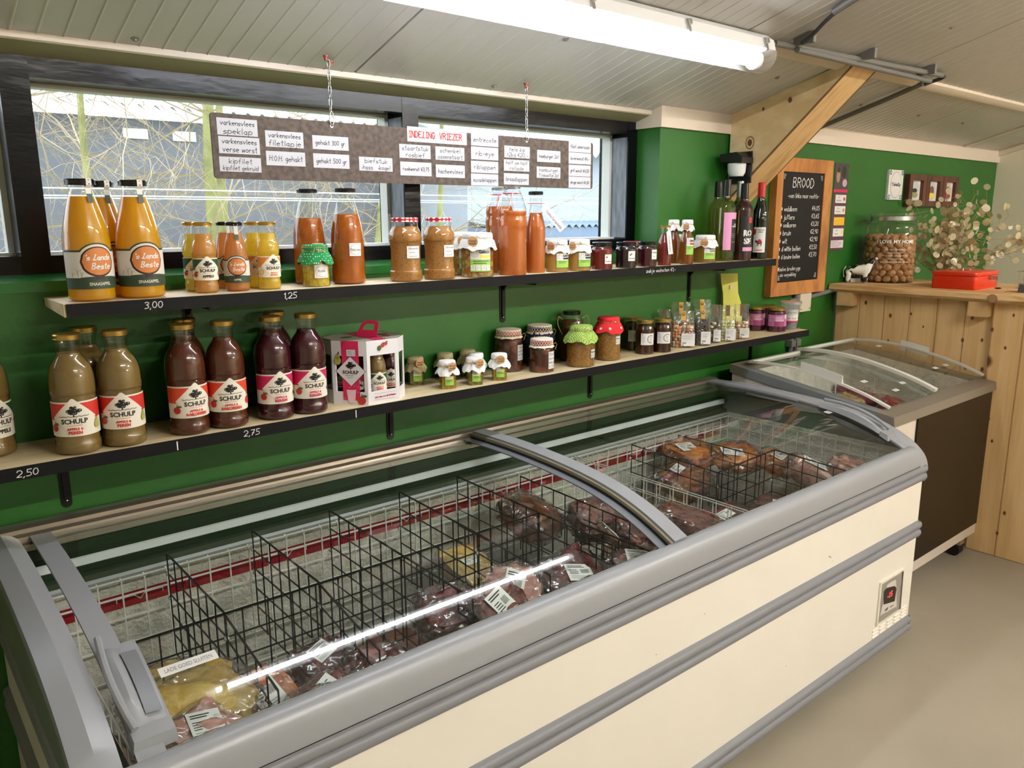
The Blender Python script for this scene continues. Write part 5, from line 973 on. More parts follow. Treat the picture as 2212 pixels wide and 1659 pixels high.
wm.from_pydata(vv,[],fs); wm.materials.append(WN); wm.polygons.foreach_set('use_smooth',[True]*len(fs)); wm.update()
ORD=('lowest','second','third','fourth','fifth','sixth','seventh','eighth','ninth')
k=0
for lay in range(8):
    z=.0215+lay*.0272
    for ring,(rr,n) in enumerate(((.0965,16),(.059,9))):
        if ring==1 and lay<7: continue
        for i in range(n):
            a=2*PI*(i+.5*(lay%2))/n+.1*ring; o=bpy.data.objects.new('walnut',wm); col.objects.link(o); o.location=(3.945+rr*math.cos(a),1.815+rr*math.sin(a),CT+z+(.004 if ring else 0)+rn.uniform(-.001,.001)); o.rotation_euler=(rn.uniform(0,6),rn.uniform(0,6),rn.uniform(0,6)); q=rn.uniform(.93,1.03); o.scale=(q,q,q)
            ax=(a-math.radians(205))%(2*PI); idx=int(ax/(2*PI)*n)
            o['label']=('walnut in the %s layer of the glass jar, %s '%(ORD[lay],('first',*ORD[1:])[idx%8])+('from the left, towards the room' if idx<8 else 'from the left, towards the wall')) if ring==0 else 'walnut on top of the middle of the jar filling, %s clockwise'%('first',*ORD[1:])[i]; o['category']='walnut'; o['group']='walnuts in the glass jar'; k+=1
# small photo card
p=MB(); p.hexa([(0,0,0),(.056,0,0),(.056,.0015,0),(0,.0015,0),(-.004,.014,.075),(.052,.014,.075),(.052,.0155,.075),(-.004,.0155,.075)],WHT); d=Dec(p,plane((0,-.0006,0),(1,0,0),(-.05,.19,1))); d.rect(.004,.053,.018,.066,M('card_photo',(66,60,54),.6)).up().disc(.02,.04,.010,M('card_pale',(170,160,150),.6)).disc(.04,.046,.009,MATS['card_pale'],.012)
o=p.build('photo_card',smooth=False); o.location=(3.79,1.922,CT); o.rotation_euler=(0,0,math.radians(-30)); tag(o,'small photo card leaning at the wall behind the cow figurine','photo')
# cow figurine
CW=bpy.data.materials.new('cow_hide'); CW.use_nodes=True; n_=CW.node_tree; b_=n_.nodes['Principled BSDF']; tc=n_.nodes.new('ShaderNodeTexCoord'); t=n_.nodes.new('ShaderNodeTexNoise'); t.inputs['Scale'].default_value=22; t.inputs['Detail'].default_value=1; r=n_.nodes.new('ShaderNodeValToRGB'); r.color_ramp.interpolation='CONSTANT'; r.color_ramp.elements[0].color=(.75,.72,.66,1); r.color_ramp.elements[1].position=.53; r.color_ramp.elements[1].color=(.01,.01,.012,1)
n_.links.new(tc.outputs['Object'],t.inputs['Vector']); n_.links.new(t.outputs[0],r.inputs[0]); n_.links.new(r.outputs[0],b_.inputs['Base Color']); b_.inputs['Roughness'].default_value=.25; CWP=M('cow_white',(232,226,214),.3); CBK=M('cow_black',(16,16,18),.3); HOOF=M('hoof_brown',(120,92,70),.5)
p=empty('cow_figurine',(3.785,1.875,CT),math.radians(-62),'black and white porcelain cow figurine looking up, on the counter','figurine')
V=[(-.052,0,.072),(-.025,0,.066),(.008,0,.060),(.030,0,.068),(.040,0,.090),(.046,0,.108),(.062,0,.116), (-.052,.018,.040),(-.050,.020,.006),(-.052,-.018,.040),(-.056,-.020,.006),(.024,.017,.038),(.030,.020,.006),(.024,-.017,.038),(.022,-.020,.006)]
rad=[.024,.030,.030,.026,.018,.017,.010,.014,.008,.014,.008,.012,.008,.012,.008]
E_=[(0,1),(1,2),(2,3),(3,4),(4,5),(5,6),(0,7),(7,8),(0,9),(9,10),(3,11),(11,12),(3,13),(13,14)]
me=bpy.data.meshes.new('body'); me.from_pydata(V,E_,[]); o=bpy.data.objects.new('body',me); col.objects.link(o); o.parent=p; me.materials.append(CW)
sm_=o.modifiers.new('skin','SKIN'); sm_.use_smooth_shade=True
for i,q in enumerate(me.skin_vertices[0].data if me.skin_vertices else []): q.radius=(rad[i],rad[i]*.9)
if not me.skin_vertices:
    bmx=bmesh.new(); bmx.from_mesh(me); ly=bmx.verts.layers.skin.verify(); 
    for i,v in enumerate(bmx.verts): v[ly].radius=(rad[i],rad[i]*.9); v[ly].use_root=(i==1)
    bmx.to_mesh(me); bmx.free()
o.modifiers.new('sub','SUBSURF').levels=2; o.modifiers['sub'].render_levels=2
for s_ in (-1,1):
    f=MB(); f.ball((.040,s_*.016,.112),.007,CBK,10,6,(.5,1.3,.6)); f.build('ear',p); f=MB(); f.tube([(.042,s_*.007,.118),(.040,s_*.010,.127)],[.003,.001],HOOF,6); f.build('horn',p); f=MB(); f.ball((.052,s_*.0085,.116),.0022,CBK,8,5,(1,.6,1.01)); f.build('eye',p)
f=MB(); f.ball((.066,0,.117),.0085,M('cow_muzzle',(226,196,180),.4),12,8,(.9,1,.8)); f.build('muzzle',p)
for x_,y_ in ((-.050,.020),(-.056,-.020),(.030,.020),(.022,-.020)): f=MB(); f.lathe([(.0078,0),(.0074,.008),(.0001,.0085)],HOOF,12,(x_,y_,0)); f.build('hoof',p)
f=MB(); f.tube([(-.066,0,.078),(-.076,0,.060),(-.074,0,.036),(-.070,0,.026)],[.003,.002,.003,.004],CWP,6); f.build('tail',p)
# cash box
p=empty('cash_box',(3.742,1.340,CT),math.radians(0),'bright red metal cash box with keys in its lock on the counter','box'); RDB=M('red_enamel',(214,50,18),.22)
def rbox(x0,x1,y0,y1,z0,z1,r,m,nm,par):
    f=MB(); pts=[]
    for cx_,cy_,a0 in ((x1-r,y1-r,0),(x0+r,y1-r,PI/2),(x0+r,y0+r,PI),(x1-r,y0+r,3*PI/2)):
        for i in range(5): a=a0+PI/2*i/4; pts.append((cx_+r*math.cos(a),cy_+r*math.sin(a)))
    n=len(pts); c=((x0+x1)/2,(y0+y1)/2); rr=min(r*.5,.006); vs=[]
    for z,k in ((z0,.985),(z0+rr*.5,1),(z1-rr,1),(z1-rr*.3,.99),(z1,.96)): vs+= [(c[0]+(q[0]-c[0])*k,c[1]+(q[1]-c[1])*k,z) for q in pts]
    f.add(vs,[(j*n+i,j*n+(i+1)%n,(j+1)*n+(i+1)%n,(j+1)*n+i) for j in range(4) for i in range(n)]+[tuple(range(n))[::-1],tuple(range(4*n,5*n))],m); return f.build(nm,par,ang=40)
rbox(0,.26,0,.185,0,.058,.014,RDB,'box_body',p); rbox(-.002,.262,-.002,.187,.0585,.076,.015,RDB,'lid',p)
f=MB(); f.tube([(.09,.09,.077),(.09,.09,.084),(.17,.09,.084),(.17,.09,.077)],.0028,STEEL,6); f.build('lid_handle',p)
f=MB(); f.tube([(.15,-.012,.048),(.15,0,.048)],.009,STEEL,14); f.build('lock',p); f=MB(); f.box(.149,.151,-.034,-.012,.040,.056,STEEL); f.tube([(.150+.006*math.cos(t),-.030,.034+.010*math.sin(t)) for t in [2*PI*i/12 for i in range(12)]],.001,STEEL,4,True); f.build('key',p,smooth=False)
f=MB(); f.tube([(.150,-.031,.026),(.151,-.034,.012),(.150,-.036,.004)],.0012,STEEL,4); f.ball((.150,-.040,.004),.014,BP,14,6,(1,1.1,.25)); f.build('key_fob',p)
# dried honesty branches in a low glass
p=empty('dried_plant',(4.20,1.66,CT),label='bunch of dried silver honesty branches with papery discs behind the cash box',cat='plant'); STM=M('dry_stem',(168,146,96),.9); POD=glass('papery_pod',(.96,.94,.88),1.5,.3,cloud=.55,cloudcol=lin((214,198,158))); rn=random.Random(12)
f=MB(); f.lathe([(.045,0),(.05,.01),(.042,.10),(.04,.13)],JG,28,cap1=False); f.build('vase',p)
f1=MB(); f2=MB()
def podd(c):
    a=rn.uniform(0,2*PI); N=Vector((rn.gauss(-.7,.5),rn.gauss(-.7,.5),rn.gauss(0,.5))).normalized(); U=N.orthogonal().normalized(); V_=N.cross(U); r_=rn.uniform(.013,.020); c=Vector(c)
    f2.add([tuple(c+U*r_*math.cos(t)+V_*r_*.85*math.sin(t)+N*k) for k in (-.0004,.0004) for t in [2*PI*i/10 for i in range(10)]],[tuple(range(10))[::-1],tuple(range(10,20))]+[(i,(i+1)%10,10+(i+1)%10,10+i) for i in range(10)],POD)
for i in range(30):
    a=rn.uniform(0,2*PI); sp_=abs(rn.gauss(0,.55)); d_=Vector((math.cos(a)*sp_*.8,math.sin(a)*sp_*1.1-.12,1)).normalized(); q=[Vector((0,0,.01))]; L=rn.uniform(.26,.44)
    if i%5==0: d_=Vector((.35,-.9,.55)).normalized(); L=.50
    for s_ in range(7): d_=(d_+Vector((rn.gauss(0,.07),rn.gauss(0,.07),0))).normalized(); q.append(q[-1]+d_*L/7)
    q=[v if v.y<.27 else Vector((v.x,.27,v.z)) for v in q]; f1.tube(q,[.002]*4+[.0013]*4,STM,4)
    for s_ in range(2,8):
        for _ in range(2):
            e=Vector((rn.gauss(0,.045),rn.gauss(-.005,.04),rn.gauss(.005,.03))); c=q[s_]+e
            if c.y>.265: c.y=.262
            if c.z<.02: continue
            f1.wire(q[s_],c,.0008,STM); podd(c)
f1.build('stems',p); o=f2.build('seed_pods',p,smooth=False); o['kind']='stuff'
# card terminal and wire stand at the right edge
p=empty('calculator',(3.80,1.065,CT),math.radians(20),'small dark grey calculator at the right edge of the photo on the counter','calculator'); f=MB(); f.hexa([(0,0,0),(.08,0,0),(.08,.12,0),(0,.12,0),(.004,.004,.022),(.076,.004,.022),(.076,.116,.034),(.004,.116,.034)],M('dark_grey_plastic',(52,54,60),.4)); f.build('case',p,smooth=False)
f=MB(); 
for i in range(4):
    for j in range(3): f.box(.010+.016*i,.022+.016*i,.012+.018*j,.024+.018*j,.022,.028,M('grey_key',(128,134,138),.5))
f.build('keys',p,smooth=False)
p=empty('wire_stand',(3.98,1.16,CT),label='thin wire stand behind the calculator at the photo edge',cat='stand'); f=MB()
for k in range(4): f.tube([(.0,.03*k,0),(.0,.03*k,.075),(.06,.03*k,.075),(.06,.03*k,0)],.0015,STEEL,5)
f.tube([(0,-.01,.075),(0,.10,.075)],.0018,STEEL,5); f.tube([(.06,-.01,.075),(.06,.10,.075)],.0018,STEEL,5); f.tube([(0,-.01,.002),(0,.10,.002)],.0018,STEEL,5); f.tube([(.06,-.01,.002),(.06,.10,.002)],.0018,STEEL,5); f.build('wires',p)
# ================================================================== LONG CHEST FREEZER
FW=M('white_freezer_enamel',(232,227,216),.32,var=.015,vscale=5); GP=M('grey_freezer_plastic',(150,153,158),.33); GP2=M('darker_grey_plastic',(116,120,126),.38); BUMP=M('grey_rubber_bumper',(128,130,136),.45); ALB=M('brushed_brown_aluminium',(150,140,128),.3,.75,var=.12,vscale=30,stretch=(.3,20,20)); LINR=M('frosted_liner',(204,200,188),.45,bump=.6,bscale=110,var=.10,vscale=30); INW=M('ledge_reflection_green',(46,58,44),.2); REDB=M('red_load_line',(150,30,40),.35); LID=glass('curved_lid_glass',(.90,.95,.93),1.15,.01); LIDS=M('pale_inner_strip',(236,242,246),.3)
FX0,FX1=.145,2.708
F1=empty('chest_freezer',(1.42,1.5,0),label='long white chest freezer with grey edges and sliding curved glass lids full of packed meat',cat='freezer'); fo=Vector(F1.location)
def T(f): f.v=[(v[0]-fo.x,v[1]-fo.y,v[2]) for v in f.v]; return f
f=MB(); f.box(FX0+.012,FX1-.012,1.060,1.115,.03,.632,FW); f.box(FX0+.012,FX1-.012,1.86,1.945,.03,.75,FW); f.box(FX0+.012,.215,1.114,1.859,.03,.64,FW); f.box(2.65,FX1-.012,1.114,1.859,.03,.64,FW); f.box(.216,2.649,1.112,1.85,.04,.22,FW); T(f).build('cabinet',F1,smooth=False)
f=MB(); a=[(.218,1.118),(2.647,1.118),(2.647,1.835),(.218,1.835)]
for (x0,y0),(x1,y1) in zip(a,a[1:]+a[:1]): f.quad([(x0,y0,.222),(x1,y1,.222),(x1,y1,.685),(x0,y0,.685)],LINR)
f.quad([(.218,1.118,.2225),(2.647,1.118,.2225),(2.647,1.835,.2225),(.218,1.835,.2225)],LINR); T(f).build('liner',F1,smooth=False)
# the side ledges and the pale strip under the back rail
f=MB(); f.box(.21,2.655,1.856,1.862,.735,.7615,INW); f.ext([(1.86,.74),(1.835,.735),(1.833,.70),(1.815,.694),(1.812,.682),(1.835,.676),(1.86,.67)],.216,2.65,INW); T(f).build('inner_ledge',F1,ang=30)  # ledge coloured dark green to imitate the wall mirrored in the lid glass
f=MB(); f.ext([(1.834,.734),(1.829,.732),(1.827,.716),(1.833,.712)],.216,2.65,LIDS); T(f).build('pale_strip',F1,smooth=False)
f=MB(); f.ext([(1.838,.680),(1.815,.684),(1.806,.676),(1.808,.668),(1.838,.664)],.216,2.65,M('frosty_edge',(158,160,158),.4)); T(f).build('frosty_edge',F1,ang=30)
f=MB(); f.box(.22,2.645,1.8335,1.8345,.588,.622,REDB); d=Dec(f,plane((0,1.8334,0),(1,0,0),(0,0,1)))
for k in range(7):
    u=.42+.36*k; d.line([(u-.05,.602),(u-.05,.612),(u-.012,.612),(u,.600),(u+.012,.612),(u+.05,.612),(u+.05,.602)],.0025,WHT)
T(f).build('load_line',F1,smooth=False)
# bumpers
def lobes(zc,s=1): 
    P=[(0,-.030*s)]
    for c in (-.014,.014):
        for i in range(7): t=-PI/2+PI*i/6; P.append((.004+.009*math.cos(t),c+.0125*math.sin(t)))
    P.append((0,.030*s)); return [(q,zc+z) for q,z in P]
for zc,nm in ((.606,'bumper'),(.404,'bumper'),(.053,'bumper')):
    f=MB(); L_=lobes(zc); f.ext([(1.060-q,z) for q,z in L_][::-1],FX0+.002,FX1-.006,BUMP); f.ext([(FX1-.012+q,z) for q,z in L_],1.052,1.945,BUMP,axis='y'); f.ext([(FX0+.012-q,z) for q,z in L_][::-1],1.052,1.945,BUMP,axis='y'); T(f).build(nm,F1,ang=50)
rail=catmull([(1.105,.668),(1.100,.694),(1.088,.699),(1.073,.696),(1.062,.684),(1.056,.668),(1.053,.648),(1.053,.634)],4)
f=MB(); f.ext(rail+[(1.115,.630)],.200,2.652,GP); f.box(.2,2.652,1.0515,1.056,.6365,.6375,GAP); T(f).build('front_rail',F1,ang=40)
f=MB(); f.ext([(1.947,.763),(1.947,.802),(1.935,.806),(1.900,.807),(1.892,.803),(1.890,.794),(1.872,.792),(1.869,.780),(1.856,.779),(1.853,.766),(1.857,.762),(1.947,.762)],FX0-.004,2.69,ALB); T(f).build('back_rail',F1,ang=30)
gpts=[(1.87,.786),(1.72,.788),(1.57,.784),(1.42,.773),(1.31,.757),(1.22,.733),(1.15,.706),(1.10,.682)]
GC=catmull(gpts,5)
def offs(P,d): 
    o_=[]
    for i,p in enumerate(P):
        a=P[max(i-1,0)];b_=P[min(i+1,len(P)-1)]; t=Vector((b_[0]-a[0],b_[1]-a[1])).normalized(); o_.append((p[0]-t.y*d*(-1)*-1 if 0 else p[0]+t.y*d*-1*-1, p[1]-t.x*d)) 
    return o_
def strip(f,P,x0,x1,th,m,d0=0):
    """strip following the curved profile, thickness th above it"""
    lo=offs(P,d0); hi=offs(P,d0+th); n=len(P); vs=[(x,*p) for p in lo for x in (x0,x1)]+[(x,*p) for p in hi for x in (x0,x1)]; k=2*n
    fs=[(2*i,2*i+1,2*i+3,2*i+2) for i in range(n-1)]+[(k+2*i,k+2*i+2,k+2*i+3,k+2*i+1) for i in range(n-1)]+[(2*i,2*i+2,k+2*i+2,k+2*i) for i in range(n-1)]+[(2*i+1,k+2*i+1,k+2*i+3,2*i+3) for i in range(n-1)]+[(0,k,k+1,1),(2*n-2,2*n-1,k+2*n-1,k+2*n-2)]
    f.add(vs,fs,m)
# end caps
capP=catmull([(1.90,.795),(1.75,.800),(1.58,.797),(1.42,.788),(1.30,.773),(1.20,.748),(1.12,.712),(1.078,.680),(1.060,.655),(1.052,.630)],5)
for x0,x1,xm in ((FX0,.206,.176),(2.650,FX1+.002,2.68)):
    f=MB(); low=[(1.06,.60),(1.90,.70)]
    left=x0<1
    hi_=[(p[0],p[1]+.006) for p in capP]; n=len(capP)
    outer=FX0 if left else FX1+.002; inner=x1 if left else x0
    vs=[(outer,p[0],p[1]-.002) for p in capP]+[(xm,*p) for p in hi_]+[(inner,p[0],p[1]-.005) for p in capP]; fs=[]
    for r_ in range(2): fs+= [(r_*n+i,(r_+1)*n+i,(r_+1)*n+i+1,r_*n+i+1)[::(-1 if left else 1)] for i in range(n-1)]
    vs+= [(outer,p[0]+.004,p[1]-.03) for p in capP]+[(inner,p[0]+.006,p[1]-.03) for p in capP]
    fs+= [(3*n+i,i,i+1,3*n+i+1)[::(-1 if left else 1)] for i in range(n-1)]+[(2*n+i,4*n+i,4*n+i+1,2*n+i+1)[::(-1 if left else 1)] for i in range(n-1)]
    f.add(vs,fs,GP); T(f).build('end_cap',F1,ang=30)
    f=MB(); xs_=(FX0+.004,.20) if left else (2.655,FX1-.004); P=[(1.945,.60),(1.945,.785)]+[(p[0]+.004,p[1]-.008) for p in capP]+[(1.062,.60)]
    f.ext(P,xs_[0],xs_[1],M('end_panel_grey',(120,128,122),.3)); T(f).build('end_panel',F1,ang=30)
# lids
def lid(x0,x1,dz,side,name):
    q=empty(name,(0,0,0)); q.parent=F1
    f=MB(); P=offs(GC,dz); f.add([(x-fo.x,p[0]-fo.y,p[1]) for p in P for x in (x0,x1)],[(2*i,2*i+1,2*i+3,2*i+2) for i in range(len(P)-1)],LID); f.build('curved_glass',q,ang=80)
    return q
l1=lid(.226,1.455,0,0,'sliding_lid'); l2=lid(1.412,2.638,.014,1,'sliding_lid')
def part(f,nm,par,**k): T(f); return f.build(nm,par,**k)
f=MB(); strip(f,GC,.226,.266,.006,GP,.001); part(f,'lid_edge_strip',l1,ang=40)
f=MB(); strip(f,GC,1.410,1.456,.012,GP,.014); part(f,'lid_edge_strip',l2,ang=40)
f=MB(); strip(f,GC,1.402,1.412,.008,M('gasket_beige',(140,132,110),.5),.012); strip(f,GC,1.400,1.404,.005,GAP,.006); strip(f,GC,1.376,1.402,.003,GP2,.002); part(f,'seal_profile',l2,ang=40)
f=MB(); strip(f,GC,2.600,2.638,.006,GP,.015); strip(f,GC[:14],2.585,2.600,.004,GP2,.015); part(f,'lid_edge_strip',l2,ang=40)
def handle(xc,par,dz,ya,yb,side):
    P=[p for p in offs(GC,dz) if ya<p[0]<yb]; f=MB(); n=len(P)
    def row(x,k): return [(x,p[0],p[1]+k*math.sin(PI*min(1,max(0,i/(n-1))))**.6) for i,p in enumerate(P)]
    rows=[row(xc-.028,.002),row(xc-.022,.022),row(xc-.012,.026),row(xc-.004,.020),row(xc+.006,.010),row(xc+.030,.008),row(xc+.034,.0)]
    vs=[v for r_ in rows for v in r_]; f.add(vs,[(j*n+i,(j+1)*n+i,(j+1)*n+i+1,j*n+i+1) for j in range(6) for i in range(n-1)],GP); 
    a,b_=P[0],P[-1]; f.hexa([(xc-.03,b_[0]-.018,b_[1]-.012),(xc+.034,b_[0]-.018,b_[1]-.012),(xc+.034,b_[0]+.012,b_[1]+.002),(xc-.03,b_[0]+.012,b_[1]+.002),(xc-.026,b_[0]-.014,b_[1]+.008),(xc+.032,b_[0]-.014,b_[1]+.008),(xc+.032,b_[0]+.01,b_[1]+.016),(xc-.026,b_[0]+.01,b_[1]+.016)],GP)
    Q=[(xc+(-.020 if side<0 else .016)+side*.009*math.sin(PI*i/(n-1)),p[0],p[1]+.020+.007*math.sin(PI*i/(n-1))) for i,p in enumerate(P)]; f.tube(Q,[.006]*n,GP,8)
    part(f,'handle',par,ang=40)
    f=MB(); P2=P[2:-2]; m=len(P2); vs=[(xc+.002,p[0],p[1]+.0125+.006*math.sin(PI*i/(m-1))) for i,p in enumerate(P2)]+[(xc+.026,p[0],p[1]+.0105) for p in P2]; f.add(vs,[(i,m+i,m+i+1,i+1) for i in range(m-1)],GP2); part(f,'grip_recess',par,ang=40)
handle(.254,l1,.004,1.13,1.345,-1); handle(2.612,l2,.020,1.15,1.40,1)
def sticker(x0,x1,yc,hy,dz,par):
    P=offs(GC,dz); 
    def at(y):
        for a,b_ in zip(P,P[1:]):
            if (a[0]-y)*(b_[0]-y)<=0: return a[1]+(b_[1]-a[1])*(y-a[0])/(b_[0]-a[0])
    A=Vector((x0,yc-hy,at(yc-hy)+.0006)); B2=Vector((x0,yc+hy,at(yc+hy)+.0006)); f=MB(); d=Dec(f,plane(A,(1,0,0),(B2-A).normalized())); h_=(B2-A).length
    d.rect(0,x1-x0,0,h_,WHT).up().text('LADE GOED SLUITEN',(x1-x0)/2,h_/2,h_*.42,GREY,(x1-x0)*.82); part(f,'sticker',par,smooth=False)
sticker(.298,.390,1.235,.010,.003,l1); sticker(2.555,2.645-.02,1.345,.010,.017,l2)
# front control panel
f=MB(); q=[(2.452,.138),(2.452,.262),(2.615,.277),(2.622,.131)]; q=[(2.455,.134),(2.618,.134),(2.612,.276),(2.455,.276)]
c_=(sum(v[0] for v in q)/4,sum(v[1] for v in q)/4); o2=[(c_[0]+(a-c_[0])*1.09,c_[1]+(b_-c_[1])*1.09) for a,b_ in q]
for i in range(4):
    j=(i+1)%4; f.quad([(o2[i][0],1.0545,o2[i][1]),(o2[j][0],1.0545,o2[j][1]),(q[j][0],1.0545,q[j][1]),(q[i][0],1.0545,q[i][1])],FW); f.quad([(o2[i][0],1.0605,o2[i][1]),(o2[j][0],1.0605,o2[j][1]),(o2[j][0],1.0545,o2[j][1]),(o2[i][0],1.0545,o2[i][1])],FW)
f.quad([(a,1.0585,b_) for a,b_ in q],M('panel_silver',(176,172,166),.35,.4)); part(f,'control_panel',F1,smooth=False)
f=MB(); d=Dec(f,plane((0,1.0580,0),(1,0,0),(0,0,1))); d.conv([(2.470,.158),(2.592,.150),(2.565,.258),(2.500,.262)],M('panel_light',(206,200,192),.4)).up(); rr=[(2.486,.192),(2.572,.176),(2.576,.222),(2.560,.236),(2.500,.248),(2.484,.240)]; d.conv(rr,M('display_black',(22,18,20),.2)).up()
SEG=M('red_led',(255,40,40),.5,emit=3.5); d.text('-15',2.530,.214,.020,SEG,.05,bold=.01).text('ANT',2.515,.166,.009,INK,.03,bold=.04).rect(2.540,2.565,.163,.166,INK); part(f,'display',F1,smooth=False)
f=MB()
for i in range(5):
    for j in range(4):
        x=2.430+.052*i; z=.122-.012*j
        if i<2 and j<1: continue
        f.ext([(1.0605,z),(1.0565,z+.002),(1.0565,z+.005),(1.0605,z+.007)],x,x+.036,FW)
part(f,'vent_slots',F1,smooth=False)
for k,x in enumerate((2.60,.30)):
    f=MB(); f.tube([(x-.012,1.13,.025),(x+.012,1.13,.025)],.024,BP,16); f.box(x-.016,x+.016,1.10,1.16,.026,.032,STEEL); part(f,'caster',F1)
DIRT=M('faint_scuff',(150,110,96),.8)
f=MB(); d=Dec(f,plane((0,1.0598,0),(1,0,0),(0,0,1)))
for u,v,r_ in ((2.10,.475,.004),(2.108,.470,.003),(2.12,.455,.002),(1.9,.20,.002),(1.50,.50,.002),(1.32,.46,.002)): d.disc(u,v,r_,DIRT,r_*.6)
part(f,'scuff_marks',F1,smooth=False)
# ---------------------------------------------------------------- wire baskets and dividers inside
WWI=M('white_basket_wire',(214,214,206),.4); BWI=M('black_wire',(18,18,20),.4); WR=.0018
def tagf(o,l,c,g=None): return tag(o,l,c,g)
def basket(name,x0,x1,label):
    p=empty(name,((x0+x1)/2,1.47,.24),label=label,cat='basket',group='white wire baskets in the long freezer'); o=Vector(p.location)
    def g(f): f.v=[(v[0]-o.x,v[1]-o.y,v[2]-o.z) for v in f.v]; return f
    ya,yb,zt=1.14,1.795,.672
    for nm,P0,P1 in (('back_grid',(x0,yb),(x1,yb)),('end_grid',(x0,ya),(x0,yb)),('end_grid',(x1,ya),(x1,yb)),('front_grid',(x0,ya),(x1,ya))):
        f=MB(); A=Vector((*P0,0));B2=Vector((*P1,0)); L=(B2-A).length; n=int(L/.048); zt_=zt if nm!='front_grid' else .60
        fr=nm=='front_grid'
        za=zt_; zb=(.60 if nm=='end_grid' else zt_)
        for z in (za,.632,.582,.52,.44,.36,.28):
            if z>zt_-.02 and z!=za: continue
            f.wire(tuple(A+Vector((0,0,z))),tuple(B2+Vector((0,0,z))),WR*(1.35 if nm=='back_grid' else .9),WWI)
        for i in range(n+1):
            q=A+(B2-A)*i/n; N=Vector((0,.010,0)) if nm=='back_grid' else Vector((0,0,0))
            f.tube([tuple(q+N+Vector((0,0,zt_))),tuple(q+Vector((0,0,zt_-.006))),tuple(q+Vector((0,0,zt_-.02))),tuple(q+Vector((0,0,.25)))],WR*(1.2 if nm=='back_grid' else .8),WWI,4)
        g(f).build(nm,p,smooth=False)
    f=MB()
    for i in range(int((x1-x0)/.06)+1): x=x0+.06*i; f.wire((x,ya,.25),(x,yb,.25),WR,WWI)
    g(f).build('bottom_grid',p,smooth=False)
basket('wire_basket',.232,1.770,'white wire basket filling the left half of the long freezer'); basket('wire_basket',1.785,2.635,'white wire basket in the right end of the long freezer')
def divider(name,a,b_,za,zb,z0,label,dx=.052,dz=.050,m=BWI,grp='black wire dividers in the long freezer'):
    """upright wire grid from point a to b_ (x,y), top heights za, zb"""
    A=Vector((*a,0)); B2=Vector((*b_,0)); L=(B2-A).length; n=max(1,round(L/dx)); f=MB(); p=empty(name,(a[0],a[1],z0),label=label,cat='divider',group=grp)
    for i in range(n+1):
        q=A+(B2-A)*i/n; zt=za+(zb-za)*i/n; f.wire((q.x,q.y,z0),(q.x,q.y,zt),WR,m)
    k=int((max(za,zb)-z0)/dz)+1
    for j in range(k): f.wire((a[0],a[1],max(z0,za-dz*j)),(b_[0],b_[1],max(z0,zb-dz*j)),WR*(1.3 if j==0 else 1),m)
    f.v=[(v[0]-a[0],v[1]-a[1],v[2]-z0) for v in f.v]; f.build('grid',p,smooth=False)
    f=MB()
    for z in (za-.05-z0,za-.11-z0): f.ball((0,.004,z),.0055,M('clear_cable_tie',(200,204,206),.3),8,6,(1,.99,1))
    f.build('cable_tie',p)
nm_=['leftmost black wire divider in the long freezer','second black wire divider from the left','third black wire divider from the left','fourth black wire divider from the left','fifth black wire divider, ending by the large labelled meat bag']
for k,(x,za,zb,ye) in enumerate(((.472,.712,.708,1.43),(.671,.714,.708,1.43),(.876,.714,.704,1.17),(1.087,.716,.704,1.43),(1.284,.716,.704,1.17))): divider('wire_divider',(x,1.782),(x,ye),za,zb,.46,nm_[k])
divider('wire_divider',(.30,1.43),(1.284,1.43),.706,.706,.50,'black lengthwise wire divider through the left half of the freezer')
for k,(x,ye) in enumerate(((.472,1.19),(.671,1.19),(1.087,1.17))): divider('wire_divider',(x,1.425),(x,ye),.704,.66 if k<2 else .69,.46,('front black wire divider continuing the leftmost one','front black wire divider continuing the second one','front black wire divider continuing the fourth one')[k])
divider('wire_divider',(1.526,1.782),(1.526,1.33),.664,.650,.42,'black wire divider under the middle lid edge'); divider('wire_divider',(1.41,1.42),(1.41,1.16),.655,.655,.42,'short black wire divider in front under the middle lid edge')
divider('wire_divider',(2.041,1.780),(2.041,1.42),.668,.655,.40,'black wire divider at the left of the right glass lid'); divider('wire_divider',(2.05,1.42),(2.365,1.42),.655,.668,.40,'black lengthwise wire divider under the right glass lid'); divider('wire_divider',(2.365,1.42),(2.365,1.15),.668,.655,.42,'black wire divider at the right front under the right lid'); divider('wire_divider',(2.30,1.78),(2.30,1.43),.655,.655,.42,'black wire divider in the back right part of the freezer')
# ---------------------------------------------------------------- packed meat
def meat(name,c1,c2,sc_=55): 
    m,n,b_=nt(name); L=n.links; tc=n.nodes.new('ShaderNodeTexCoord'); t=n.nodes.new('ShaderNodeTexNoise'); t.inputs['Scale'].default_value=sc_; t.inputs['Detail'].default_value=5; t.inputs['Distortion'].default_value=1.2; r=n.nodes.new('ShaderNodeValToRGB'); r.color_ramp.elements[0].position=.42; r.color_ramp.elements[1].position=.68; r.color_ramp.elements[0].color=(*lin(c1),1); r.color_ramp.elements[1].color=(*lin(c2),1)
    L.new(tc.outputs['Object'],t.inputs['Vector']); L.new(t.outputs[0],r.inputs[0]); L.new(r.outputs[0],b_.inputs['Base Color']); b_.inputs['Roughness'].default_value=.35
    bp=n.nodes.new('ShaderNodeBump'); bp.inputs['Strength'].default_value=.5; bp.inputs['Distance'].default_value=.006; L.new(t.outputs[0],bp.inputs['Height']); L.new(bp.outputs[0],b_.inputs['Normal']); return m
